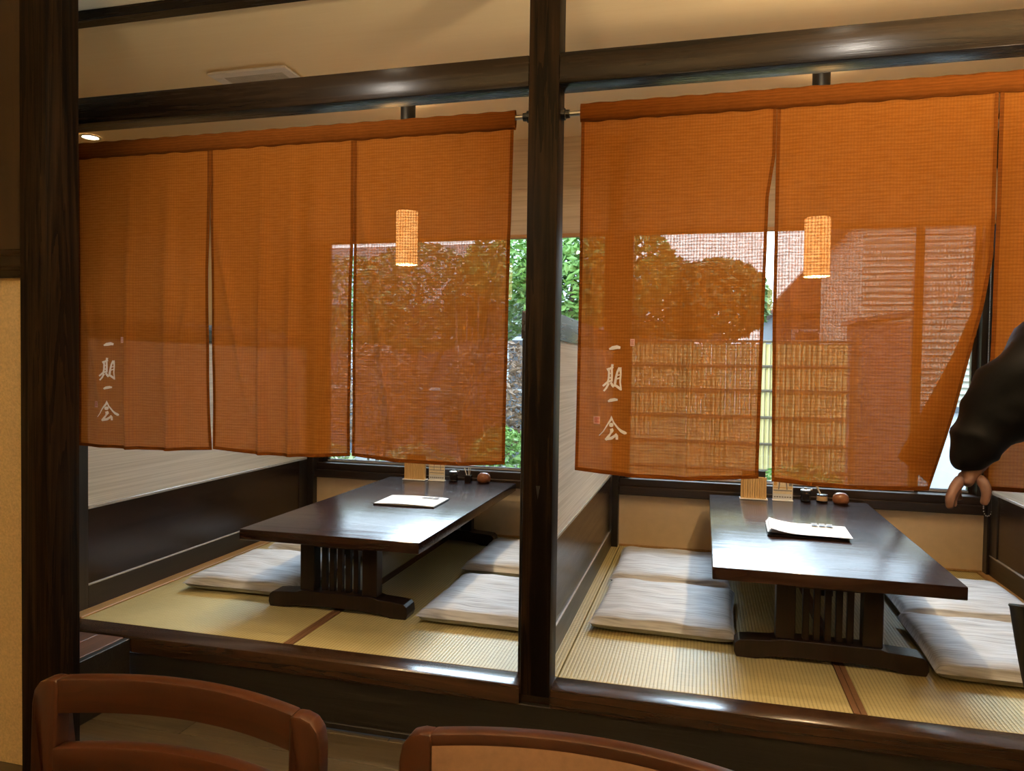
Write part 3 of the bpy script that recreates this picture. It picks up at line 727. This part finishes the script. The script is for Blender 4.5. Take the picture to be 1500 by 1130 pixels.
def glyphs(parent, P, x0, z0, ux=255, uy=190):
    for ch_ in ST:
        b = B(); lay = 0
        for st in ch_:
            pts = []
            for (xa, ya, wa), (xb, yb, wb) in zip(st, st[1:]):
                for i in range(5): t = i/5; pts.append((lerp(xa, xb, t), lerp(ya, yb, t), lerp(wa, wb, t)))
            pts.append(st[-1]); vs = []; lay += 1
            for i, (px, py, w) in enumerate(pts):
                a = pts[max(0, i-1)]; c = pts[min(len(pts)-1, i+1)]; tx, ty = c[0]-a[0], c[1]-a[1]; l = math.hypot(tx, ty) or 1
                nx, ny = -ty/l*w/2, tx/l*w/2
                for s in (1, -1): vs.append(P.onface(x0+(px+s*nx-ux)*S, z0-(py+s*ny-uy)*S, -.0016-.00006*lay))
            b.add(vs, [(2*i, 2*i+1, 2*i+3, 2*i+2) for i in range(len(pts)-1)])
        o = b.build('calligraphy_character', 'glyph', parent, fix=False)
        o['label'] = 'white brush written character'
    for (a, b_, c, d) in ((397, 105, 438, 170), (70, 823, 133, 893)):
        q = B(); r = B()
        q.grid(3, 3, lambda u, v: P.onface(x0+(lerp(a, c, u)-ux)*S, z0-(lerp(b_, d, v)-uy)*S, -.0016))
        w = (c-a)
        for k in range(2 if w < 50 else 4):
            for e in range(3):
                xa = lerp(a, c, .2+(.30 if w < 50 else .17)*k); xb = xa + w*.12 + (w*.10 if e != 1 else 0); ya = lerp(b_, d, .18+.25*e); yb = ya+(d-b_)*.10
                r.grid(1, 1, lambda u, v: P.onface(x0+(lerp(xa, xb, u)-ux)*S, z0-(lerp(ya, yb, v)-uy)*S, -.0019))
                if e < 2: r.grid(1, 1, lambda u, v: P.onface(x0+(lerp(xa, xa+w*.06, u)-ux)*S, z0-(lerp(ya, ya+(d-b_)*.25, v)-uy)*S, -.0019))
        s_ = q.build('seal_stamp', 'sealp', parent, fix=False); s_['label'] = 'small pink and red seal stamp'
        # the red marks lie on the stamp and belong to the same print
        for o in (r.build('seal_mark', 'sealr', parent, fix=False),): pass

def rod(x0, x1, lab, n):
    t = thing('curtain_rod', lab, 'rod', ((x0+x1)/2, Y0, 1.84))
    B().tube([(x0, Y0, 1.842), (x1, Y0, 1.842)], .0075, 12).build('rod_tube', 'steel', t, smooth=True)
    for x, s in ((x0, 1), (x1, -1)):
        B().tube([(x-s*.001, Y0, 1.842), (x+s*.012, Y0, 1.842), (x+s*.014, Y0, 1.842), (x+s*.026, Y0, 1.842)], [.019, .019, .014, .013], 14).build('end_cap', 'black', t, smooth=False)
rod(XP[0]+.05, XP[1]-.05, 'steel tension rod holding the left curtain', 1)
rod(XP[1]+.05, XP[2]-.05, 'steel tension rod holding the right curtain', 2)

nl = thing('noren_curtain', 'orange split curtain of three panels over the left booth', 'curtain', (-1.47, Y0, .70))
header(nl, -2.36, -.606, 1.804, 1.866)
P1 = Panel([(0, -2.345), (.5, -2.338), (1, -2.336)], [(0, -1.7525), (.13, -1.753), (.4, -1.762), (.75, -1.756), (1, -1.744)], 1.815, (.705, .712), [(.42, .035, .012, -.02), (.70, .05, .012, .02), (.22, .06, .006, -.04)], [(.03, .45, .2, .85, .006, .025), (.85, .5, .72, .97, .009, .03)], .008)
P2 = Panel([(0, -1.7515), (.13, -1.751), (.4, -1.746), (.75, -1.739), (1, -1.736)], [(0, -1.1795), (.3, -1.180), (.5, -1.186), (1, -1.187)], 1.815, (.716, .714), [(.38, .03, .011, -.01), (.58, .035, .010, .01), (.75, .06, .006, .03)], [(.06, .3, .25, .8, .009, .028), (.95, .45, .82, .85, .009, .03)], .012)
P3 = Panel([(0, -1.1785), (.3, -1.1775), (.5, -1.178), (1, -1.177)], [(0, -.612), (.5, -.622), (1, -.627)], 1.815, (.716, .712), [(.3, .08, .006, .0), (.7, .07, .006, .03)], [(.06, .22, .26, .88, .010, .03), (.97, .35, .75, .85, .011, .03)], .014)
p1 = panel(nl, P1); panel(nl, P2); panel(nl, P3)
glyphs(p1, P1, -2.192, 1.096)
nr = thing('noren_curtain', 'orange split curtain of three panels over the right booth, its middle corner turned back', 'curtain', (.5, Y0, .70))
header(nr, -.394, 1.385, 1.812, 1.872)
P4 = Panel([(0, -.391), (.5, -.389), (1, -.393)], [(0, .1945), (.13, .1945), (.24, .178), (.58, .172), (.95, .167), (1, .168)], 1.822, (.706, .708), [(.35, .06, .005, .0), (.66, .05, .007, -.04)], [(.05, .3, .15, .95, .008, .03), (.97, .4, .78, .9, .009, .028)], .016)
P5 = Panel([(0, .1955), (.13, .1955), (.24, .196), (.58, .197), (.95, .204), (1, .205)], [(0, .775), (.3, .776), (.41, .774), (.54, .753), (.79, .693), (1, .631)], 1.822, (.702, .698), [(.5, .09, .006, .0), (.25, .06, .005, .0)], [(.05, .25, .14, .9, .007, .025), (.96, .32, .80, .62, .012, .03), (.85, .55, .93, .95, .007, .05)], .008)
P6 = Panel([(0, .779), (.3, .780), (.6, .777), (1, .768)], [(0, 1.37), (1, 1.36)], 1.822, (.708, .712), [(.3, .05, .008, 0), (.6, .05, .008, 0)], [], .006)
p4 = panel(nr, P4); panel(nr, P5); panel(nr, P6)
glyphs(p4, P4, -.272, 1.098)
# the corner of the middle panel folded back behind it
FL = [(.40, .774), (.54, .735), (.66, .690), (.80, .625), (.97, .554), (1.0, .60)]
def flap(u, v):
    vv = lerp(.40, .985, v); xr = poly(P5.re, vv)-.001; xl = min(xr, poly(FL, vv)); 
    z = lerp(1.822, .698, vv) + (1-u)*.055*v*v
    return (lerp(xl, xr, u), Y0+.006+.028*math.sin(math.pi*min(1, u*.5+.5))*(.2+v)*(1-u*.0)*(1-u**6)+.004*math.sin(u*9+v*6), z)
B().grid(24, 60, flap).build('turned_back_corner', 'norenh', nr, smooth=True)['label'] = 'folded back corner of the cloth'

# ================================================================== tables
def make_table(lab):
    t = thing('low_table', lab, 'table')
    X0, X1, Y1, Y2 = -.40, .40, -.765, .765
    B().box(X0, X1, Y1, Y2, .297, .342).build('tabletop', 'table', t, .004, 2)
    for s in (-1, 1):
        yc = s*.635
        # runner foot with rising rounded ends and arched underside
        prof = [(-.31, 0), (-.24, 0), (-.20, .012), (-.10, .018), (.10, .018), (.20, .012), (.24, 0), (.31, 0), (.318, .02), (.314, .05), (.30, .062), (.26, .066), (.19, .070), (.16, .078), (-.16, .078), (-.19, .070), (-.26, .066), (-.30, .062), (-.314, .05), (-.318, .02)]
        B().prism(prof, yc-.042, yc+.042).build('foot', 'leg', t, .002, 1)
        for x in (-.143, .143):
            B().box(x-.033, x+.033, yc-.028, yc+.028, .076, .298).build('leg', 'leg', t, .003, 1)
        for i in range(5):
            x = -.11+.22*(i+1)/6
            B().box(x-.011, x+.011, yc-.012, yc+.012, .074, .268).build('slat', 'leg', t, .002, 1)
        B().box(-.11, .11, yc-.022, yc+.022, .262, .298).build('top_rail', 'leg', t, .002, 1)
    B().box(-.022, .022, -.60, .60, .225, .297).build('stretcher', 'leg', t, .002, 1)
    return t
TL, TR = (-1.457, 3.42, 0), (.445, 3.42, 0)
t1 = make_table('dark lacquered low table with slatted trestle legs in the left booth'); t1.location = TL
dup(t1, TR, 0, 'dark lacquered low table with slatted trestle legs in the right booth')

# cushions
def cushion_mesh(seed):
    rr = random.Random(seed); ph = [rr.uniform(0, 6.28) for _ in range(6)]
    b = B(); N = 40
    def f(top):
        def g(u, v):
            a, c = u*2-1, v*2-1
            ea, ec = abs(a), abs(c)
            h = max(0, (1-ea**7)*(1-ec**7))**.36
            pull = 1 - .035*(1-ec**2)*ea**6; pull2 = 1-.035*(1-ea**2)*ec**6
            wr = .0035*math.sin(a*7+ph[0]+c*3)*math.sin(c*11+ph[1]) + .0022*math.sin(a*17+ph[2])*ea + .002*math.sin(c*23+ph[3])*ec
            dim = -.006*gauss(math.hypot(a, c), .25)
            z = .030 + ((.042*h + (wr+dim)*h) if top else -.029*h)
            return (a*.278*pull, c*.292*pull2, z + .004*(ea*ec)**4)
        return g
    b.grid(N, N, f(True)); b.grid(N, N, f(False), True)
    return b
zroot = None
def piping(b):
    pass
def cushion(x, y, rz, lab, seed):
    o = cushion_mesh(seed).build('floor_cushion', 'zab', None, smooth=True)
    me = o.data; bm = bmesh.new(); bm.from_mesh(me); bmesh.ops.remove_doubles(bm, verts=bm.verts, dist=.0006)
    for e in bm.edges: e.smooth = True
    bm.to_mesh(me); bm.free()
    o.location = (x, y, .0005); o.rotation_euler = (0, 0, rz)
    tag(o, lab, 'cushion', 'zabuton cushions on the tatami')
    return o
cushion(-1.985, 3.105, .02, 'grey striped floor cushion at the front left of the left table', 1)
cushion(-1.97, 3.76, -.02, 'grey striped floor cushion mostly hidden behind the front left cushion of the left table', 2)
cushion(-.81, 3.00, -.01, 'grey striped floor cushion at the front right of the left table, nearest the middle post', 3)
cushion(-.86, 3.70, .01, 'grey striped floor cushion at the rear right of the left table', 4)
cushion(-.13, 3.115, -.03, 'grey striped floor cushion at the front left of the right table', 5)
cushion(-.135, 3.74, .0, 'grey striped floor cushion at the rear left of the right table', 6)
cushion(1.055, 2.985, -.02, 'grey striped floor cushion at the front right of the right table', 7)
cushion(1.085, 3.60, .015, 'grey striped floor cushion at the rear right of the right table', 8)

# things on the tables
ZT = .342
def menu(x, y, rz, lab, fan):
    t = thing('menu_booklet', lab, 'menu')
    B().box(-.158, .158, -.12, .12, 0, .006).build('cover', 'cover', t, .001, 1)
    if not fan:
        B().grid(10, 6, lambda u, v: (-.155+.310*u, -.117+.234*v, .0085+.004*math.sin(u*3.14))).build('page', 'paper', t, smooth=True)
        B().box(-.155, .155, -.117, .117, .006, .0085).build('page_block', 'paper', t)
        zz = .0135
    else:
        for k in range(4):
            B().grid(10, 6, lambda u, v: (-.157+.314*u+.004*k, -.117+.236*v-.003*k, .0075+.003*k+(.010+.003*k)*max(0, 1-u*2.5)**2+.006*math.sin(u*3.14)*(1-.3*k))).build('page', 'paper', t, smooth=True)
        zz = .025
    for i in range(3):
        B().box(.03+.03*i, .055+.03*i, .055, .095, zz, zz+.0006).build('printed_picture', 'ink', t)
    for i in range(5):
        B().box(-.13, -.13+.12+.02*(i % 2), .06-.03*i, .063-.03*i, zz, zz+.0004).build('printed_line', 'prints', t)
    t.location = (x, y, ZT+.0005); t.rotation_euler = (0, 0, rz)
menu(-1.405, 3.43, .02, 'white menu with dark cover lying flat on the left table', False)
menu(.435, 3.33, -.04, 'white menu with dark cover and lifted page on the right table', True)
def stand(x, y, lab):
    t = thing('wooden_menu_stand', lab, 'menu stand')
    for i in range(11):
        a = -.066+.012*i
        B().box(a+.0006, a+.0114, -.012, .012, .004, .118).build('slat', 'standwood', t, .001, 1)
    B().box(-.072, .072, -.03, .03, 0, .005).build('base', 'acryl', t, .001, 1)
    B().box(-.060, .060, .013, .024, .005, .150).build('menu_card', 'cover', t)
    t.location = (x, y, ZT+.0005); return t
s1 = stand(-1.665, 4.11, 'pale ribbed wooden menu stand on the left table')
dup(s1, (.272, 4.11, ZT+.0005), None, 'pale ribbed wooden menu stand on the right table')
def card(x, y, lab, kind):
    t = thing('table_card', lab, 'card stand')
    B().box(-.052, .052, -.018, .018, 0, .003).build('base', 'acryl', t)
    B().box(-.050, .050, -.0015, .0015, .003, .128).build('card', 'paper', t)
    B().box(-.048, .048, -.0025, -.0016, .035, .125).build('print_ground', 'prints', t)
    if kind == 0:
        for z in (.045, .062, .08, .098, .116):
            B().box(-.046, .046, -.0032, -.0026, z, z+.0035).build('print_line', 'ink', t)
        for xx in (-.018, .022):
            B().box(xx, xx+.003, -.0033, -.0027, .06, .12).build('print_line', 'ink', t)
    else:
        B().box(-.046, .046, -.0032, -.0026, .050, .056).build('print_bar', 'ink', t)
        B().box(-.046, .046, -.0032, -.0026, .066, .071).build('print_bar', 'printo', t)
        B().box(-.018, .018, -.0032, -.0026, .105, .122).build('print_badge', 'printb', t, .0)
        B().prism([(-.024, .058), (-.02, .098), (-.01, .112), (.01, .112), (.02, .098), (.024, .058), (.018, .058), (.014, .094), (.006, .104), (-.006, .104), (-.014, .094), (-.018, .058)], -.0036, -.0027).build('print_arch', 'ink', t)
        B().box(-.045, -.03, -.0032, -.0026, .078, .118).build('print_panel', 'printo', t); B().box(.03, .045, -.0032, -.0026, .078, .118).build('print_panel', 'ink', t)
    for i in range(7):
        B().box(-.044+.013*i, -.035+.013*i, -.0032, -.0016, .015, .022).build('print_letter', 'ink', t)
    t.location = (x, y, ZT+.0005)
card(-1.530, 4.12, 'white and sand printed card stand on the left table', 0)
card(.420, 4.115, 'printed card stand with a blue badge on the right table', 1)
def soy(x, y, lab):
    t = thing('soy_sauce_bottle', lab, 'bottle')
    B().lathe([(.024, 0), (.027, .006), (.024, .014), (.027, .022), (.024, .030), (.027, .038), (.024, .046), (.020, .054)], (0, 0, 0), 18).build('bottle', 'darkcer', t, smooth=True)
    B().lathe([(.022, .053), (.026, .056), (.026, .062), (.010, .066), (.008, .074)], (0, 0, 0), 18).build('lid', 'steel', t, smooth=True)
    B().tube([(.018, 0, .060), (.034, 0, .066)], [.006, .004], 8).build('spout', 'steel', t)
    t.location = (x, y, ZT+.0005); return t
q = soy(-1.425, 4.12, 'small ribbed black soy sauce bottle on the left table')
dup(q, (.535, 4.125, ZT+.0005), None, 'small ribbed black soy sauce bottle on the right table')
t = thing('toothpick_holder', 'black square holder of white toothpicks on the left table', 'toothpick holder')
B().prism([(-.019, -.019), (.019, -.019), (.019, .019), (-.019, .019)], 0, .042, 'XY').build('cup', 'darkcer', t, .002, 1)
for i in range(9):
    a = R.uniform(-.5, .5); b_ = R.uniform(-.3, .3)
    B().tube([(a*.02, b_*.02, .035), (a*.055, b_*.05, .085)], .0016, 5).build('toothpick', 'tooth', t)
t.location = (-1.335, 4.13, ZT+.0005)
t = thing('spice_pot', 'small tan pot with a dark rim and a spoon on the right table', 'pot')
B().lathe([(.020, 0), (.027, .004), (.026, .03), (.023, .036)], (0, 0, 0), 18).build('pot', 'ceramic', t, smooth=True)
B().lathe([(.027, .035), (.028, .041), (.022, .043)], (0, 0, 0), 18).build('rim', 'darkcer', t, smooth=True)
B().lathe([(.0272, .001), (.0282, .003), (.0282, .007), (.0275, .009)], (0, 0, 0), 18, False, False).build('foot_band', 'darkcer', t)
B().tube([(-.004, 0, .03), (-.018, 0, .06), (-.03, 0, .088)], [.004, .004, .007], 8).build('spoon', 'tooth', t, smooth=True)
t.location = (.618, 4.135, ZT+.0005)
def dome(x, y, lab):
    t = thing('wooden_lidded_bowl', lab, 'bowl')
    B().lathe([(.030, 0), (.038, .006), (.041, .018), (.0405, .024)], (0, 0, 0), 24).build('bowl', 'domew', t, smooth=True)
    B().lathe([(.0412, .0242), (.040, .034), (.034, .047), (.022, .056), (.008, .059)], (0, 0, 0), 24).build('lid', 'domew', t, smooth=True)
    t.location = (x, y, ZT+.0005); return t
q = dome(-1.245, 4.15, 'round brown wooden lidded bowl on the left table')
dup(q, (.705, 4.11, ZT+.0005), None, 'round brown wooden lidded bowl on the right table')

# ================================================================== chairs (back rests towards the booths, seats towards the viewer)
def arc(u, w=.23, sag=.03): return sag*(1-(u*u))
def make_chair(lab, filled):
    t = thing('dining_chair', lab, 'chair')
    # local frame: x across, y away from viewer, z up from the floor; back at y = 0
    def rail(z0f, z1f, th, n, y_off, name, mat, x=.19):
        def front(u): return (lerp(-x, x, u), arc(u*2-1)+y_off)
        b = B(); vs = []; m = 24
        for i in range(m+1):
            u = i/m; px, py = front(u)
            z0, z1 = z0f(u*2-1), z1f(u*2-1)
            vs += [(px, py, z0), (px, py, z1), (px, py+th, z1), (px, py+th, z0)]
        fs = [(4*i+k, 4*i+(k+1) % 4, 4*i+4+(k+1) % 4, 4*i+4+k) for i in range(m) for k in range(4)] + [(3, 2, 1, 0), tuple(4*m+k for k in range(4))]
        o = b.add(vs, fs).build(name, mat, t, .003, 2)
        return o
    crown = lambda s: .774+.003*(1-s*s)
    rail(lambda s: crown(s)-.048, crown, .024, 0, -.002, 'top_rail', 'chair')
    for s in (-1, 1):
        # back post, rounded at the top, running on down as the rear leg
        pr = [(s*.187, .766), (s*.189, .7735), (s*.203, .7735), (s*.217, .769), (s*.227, .757), (s*.231, .738), (s*.232, .45), (s*.215, 0), (s*.180, 0), (s*.188, .45)]
        def yy(z): return (0.010 if z > .45 else 0) + .006 + .09*(max(0, .45-z)/.45)**1.2 + .07*max(0, (.75-z)/.3)*(0)
        b = B(); n = len(pr)
        vs = [(x, yy(z)-.020, z) for x, z in pr] + [(x, yy(z)+.006, z) for x, z in pr]
        b.add(vs, [tuple(range(n)), tuple(range(2*n-1, n-1, -1))] + [(i, i+n, (i+1) % n+n, (i+1) % n) for i in range(n)])
        b.build('back_post', 'chairv', t, .003, 2)
        B().prism([(-.42, 0), (-.385, 0), (-.378, .43), (-.425, .43)], s*.205-.018, s*.205+.018, 'YZ').build('leg', 'chairv', t, .003, 1)
        B().box(s*.205-.010, s*.205+.010, -.39, .02, .16, .19).build('side_stretcher', 'chairv', t, .002, 1)
        B().box(s*.205-.012, s*.205+.012, -.39, .01, .37, .425).build('side_apron', 'chairv', t, .002, 1)
    if filled:
        def pad(u, v):
            s = u*2-1; d = .006*max(0, (1-abs(s)**6)*(1-abs(v*2-1)**6))
            return (lerp(-.186, .186, u), arc(s)-.0045-d, lerp(.50, .762+.003*(1-s*s), v))
        B().grid(24, 12, pad).build('back_pad', 'vinyl', t, smooth=True)
        rail(lambda s: .46, lambda s: crown(s)-.03, .012, 0, .006, 'back_panel', 'chair')
    else:
        rail(lambda s: .650, lambda s: .682+.004*(1-s*s), .024, 0, -.010, 'middle_slat', 'chair')
        rail(lambda s: .56, lambda s: .595+.008*(1-s*s), .024, 0, -.014, 'middle_slat', 'chair')
    B().box(-.2, .2, -.425, -.395, .37, .425).build('front_apron', 'chair', t, .002, 1)
    B().grid(16, 16, lambda u, v: (lerp(-.22, .22, u), lerp(-.44, -.01, v), .435+.035*max(0, (1-abs(u*2-1)**4)*(1-abs(v*2-1)**4))**.4)).grid(16, 16, lambda u, v: (lerp(-.22, .22, u), lerp(-.44, -.01, v), .425), True).build('seat', 'vinyl', t, smooth=True)
    return t
c1 = make_chair('red brown wooden chair with open slatted back in the left foreground', False)
c1.scale = c2scale = (1, 1, 1.045); c1.location = (-.70, .845, ZF); c1.rotation_euler = (0, 0, .0)
c2 = make_chair('red brown wooden chair with a tan padded back in the middle foreground', True)
c2.scale = c2scale; c2.location = (-.130, .845, ZF); c2.rotation_euler = (0, 0, -.02)

# ================================================================== person (only an arm in view) and bag
def skin_mesh(name, chains, mat, parent=None, sub=2, wrinkle=0):
    vs, es, rs, roots = [], [], [], []
    for ch_ in chains:
        base = len(vs); roots.append(base)
        for i, (p, r) in enumerate(ch_['pts']): vs.append(p); rs.append(r)
        for i in range(len(ch_['pts'])-1): es.append((base+i, base+i+1))
        for br in ch_.get('br', []):
            prev = base+br['at']
            for p, r in br['pts']:
                vs.append(p); rs.append(r); es.append((prev, len(vs)-1)); prev = len(vs)-1
    off = world_loc(parent)
    me = bpy.data.meshes.new(name); me.from_pydata([Vector(v)-off for v in vs], es, [])
    o = bpy.data.objects.new(name, me); C.objects.link(o)
    md = o.modifiers.new('skin', 'SKIN'); md.use_smooth_shade = True
    sv = me.skin_vertices[0].data
    for i, r in enumerate(rs):
        sv[i].radius = (r, r) if isinstance(r, (int, float)) else r
        sv[i].use_root = i in roots
    sb = o.modifiers.new('sub', 'SUBSURF'); sb.levels = sb.render_levels = sub
    dg = bpy.context.evaluated_depsgraph_get(); dg.update()
    m2 = bpy.data.meshes.new_from_object(o.evaluated_get(dg)); o.modifiers.clear(); o.data = m2; m2.name = name
    if wrinkle:
        from mathutils import noise as mn
        nn = [v.normal.copy() for v in m2.vertices]
        for v, n_ in zip(m2.vertices, nn):
            q = v.co
            v.co = q + n_*wrinkle*(1.2*mn.noise(Vector((q.x*7, q.y*7, q.z*8))) + .8*(1-abs(mn.noise(Vector((q.x*6+q.z*6, q.y*6, q.z*11-q.x*6))))*2.5))
    for p in m2.polygons: p.use_smooth = True
    m2.materials.clear(); m2.materials.append(M[mat])
    if parent: o.parent = parent
    return o
def hp(u, v, y=2.12): return (.614+(u-1385)*.00156, y, .680+(748-v)*.00178)   # a point of the hand
PX, PY = 1.27, 2.02
pe = thing('person', 'person in a loose black jacket reaching a bare hand down past the right curtain', 'person', (PX, PY, ZF))
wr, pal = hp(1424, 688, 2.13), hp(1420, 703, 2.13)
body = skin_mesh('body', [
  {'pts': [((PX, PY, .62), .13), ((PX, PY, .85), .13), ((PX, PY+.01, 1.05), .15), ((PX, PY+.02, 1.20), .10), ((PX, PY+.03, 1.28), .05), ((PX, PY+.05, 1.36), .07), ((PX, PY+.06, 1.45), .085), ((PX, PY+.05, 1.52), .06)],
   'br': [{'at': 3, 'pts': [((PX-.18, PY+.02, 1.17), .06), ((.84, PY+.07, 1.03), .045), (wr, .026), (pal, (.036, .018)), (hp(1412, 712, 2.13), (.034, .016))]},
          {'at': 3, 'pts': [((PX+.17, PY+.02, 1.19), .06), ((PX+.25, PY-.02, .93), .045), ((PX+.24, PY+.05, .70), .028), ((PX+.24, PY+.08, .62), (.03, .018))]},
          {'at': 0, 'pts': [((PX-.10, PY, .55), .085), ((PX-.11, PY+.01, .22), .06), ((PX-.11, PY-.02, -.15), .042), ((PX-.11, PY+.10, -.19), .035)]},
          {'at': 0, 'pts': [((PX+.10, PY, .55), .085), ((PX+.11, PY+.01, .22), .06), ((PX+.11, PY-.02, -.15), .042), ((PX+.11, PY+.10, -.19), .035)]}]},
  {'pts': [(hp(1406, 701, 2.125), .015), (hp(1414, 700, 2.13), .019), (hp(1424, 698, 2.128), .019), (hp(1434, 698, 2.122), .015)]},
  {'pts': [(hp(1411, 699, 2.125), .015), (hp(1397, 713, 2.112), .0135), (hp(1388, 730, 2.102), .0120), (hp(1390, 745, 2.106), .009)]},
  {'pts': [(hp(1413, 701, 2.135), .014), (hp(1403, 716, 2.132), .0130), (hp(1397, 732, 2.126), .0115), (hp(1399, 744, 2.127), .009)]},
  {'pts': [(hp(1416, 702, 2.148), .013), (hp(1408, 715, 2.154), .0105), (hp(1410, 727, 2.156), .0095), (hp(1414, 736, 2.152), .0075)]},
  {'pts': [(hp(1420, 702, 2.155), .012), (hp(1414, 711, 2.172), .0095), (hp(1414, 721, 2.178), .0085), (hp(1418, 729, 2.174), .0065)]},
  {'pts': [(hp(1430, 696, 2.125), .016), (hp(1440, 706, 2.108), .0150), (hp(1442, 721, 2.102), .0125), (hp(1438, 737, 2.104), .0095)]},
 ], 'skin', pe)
skin_mesh('jacket', [
  {'pts': [((PX, PY, .55), .21), ((PX, PY, .80), .20), ((PX, PY+.01, 1.02), .20), ((PX, PY+.02, 1.19), .13), ((PX, PY+.03, 1.26), .07)],
   'br': [{'at': 3, 'pts': [((PX-.17, PY+.02, 1.15), .14), ((1.0, 2.07, 1.13), .15), ((.88, 2.09, 1.085), .145), ((.792, 2.105, 1.01), .118), ((.728, 2.115, .935), .086), ((.692, 2.12, .872), .066), ((.671, 2.125, .812), .049), ((.668, 2.125, .775), .042)]},
          {'at': 3, 'pts': [((PX+.16, PY+.02, 1.17), .11), ((PX+.25, PY-.02, .93), .085), ((PX+.24, PY+.05, .72), .055)]}]}], 'jacket', pe, sub=3, wrinkle=.015)
skin_mesh('trousers', [{'pts': [((PX, PY, .60), .145), ((PX, PY, .52), .14)], 'br': [
   {'at': 1, 'pts': [((PX-.10, PY, .42), .10), ((PX-.11, PY+.01, .20), .08), ((PX-.11, PY-.02, -.14), .065)]},
   {'at': 1, 'pts': [((PX+.10, PY, .42), .10), ((PX+.11, PY+.01, .20), .08), ((PX+.11, PY-.02, -.14), .065)]}]}], 'trous', pe)
for s in (-1, 1):
    skin_mesh('shoe', [{'pts': [((PX+s*.11, PY-.06, -.19), .038), ((PX+s*.11, PY+.04, -.19), .042), ((PX+s*.115, PY+.15, -.205), .026)]}], 'black', pe)
skin_mesh('hair', [{'pts': [((PX, PY+.0, 1.37), .075), ((PX, PY+.02, 1.45), .092), ((PX, PY+.045, 1.515), .075)]}], 'hair', pe)
# bag: tapered, open at the top, hanging from a shoulder strap
bg_ = thing('shoulder_bag', 'black open topped bag hanging at the right edge in front of the cushion', 'bag', (.90, 2.08, .19))
def bagf(inner):
    def f(u, v):
        a = 2*math.pi*u; w = lerp(.080, .120, v**.6)-inner; d = lerp(.035, .070, v)-inner
        if v < .12: k = math.sin(v/.12*math.pi/2)*.25+.75; w *= k; d *= k
        ca, sa = math.cos(a), math.sin(a); q = (abs(ca)**3+abs(sa)**3)**(-1/3)
        z = lerp(.195, .448 - .018*sa - .006*ca, v) + inner*(1-v)
        return (.884+w*ca*q+.012*(1-v), 2.09+d*sa*q, z)
    return f
b = B().grid(32, 12, bagf(0)).grid(32, 12, bagf(.004), True)
for f_ in (bagf(0), bagf(.004)):
    b.add([f_(i/32, 0) for i in range(32)], [tuple(range(32))])
b.build('bag_body', 'bag', bg_, smooth=True)
fo, fi = bagf(-.0015), bagf(.0055)
b = B(); n = 32
b.tube([Vector(bagf(.002)(i/32, 1)) for i in range(33)], .0045, 6).build('bag_rim', 'bag', bg_, smooth=True)
B().tube([(.985, 2.09, .44), (1.0, 2.11, .60), (1.03, 2.215, .80), (1.06, 2.235, 1.0), (1.08, 2.17, 1.20), (1.09, 2.05, 1.30)], .007, 6).build('strap', 'bag', bg_, smooth=True)
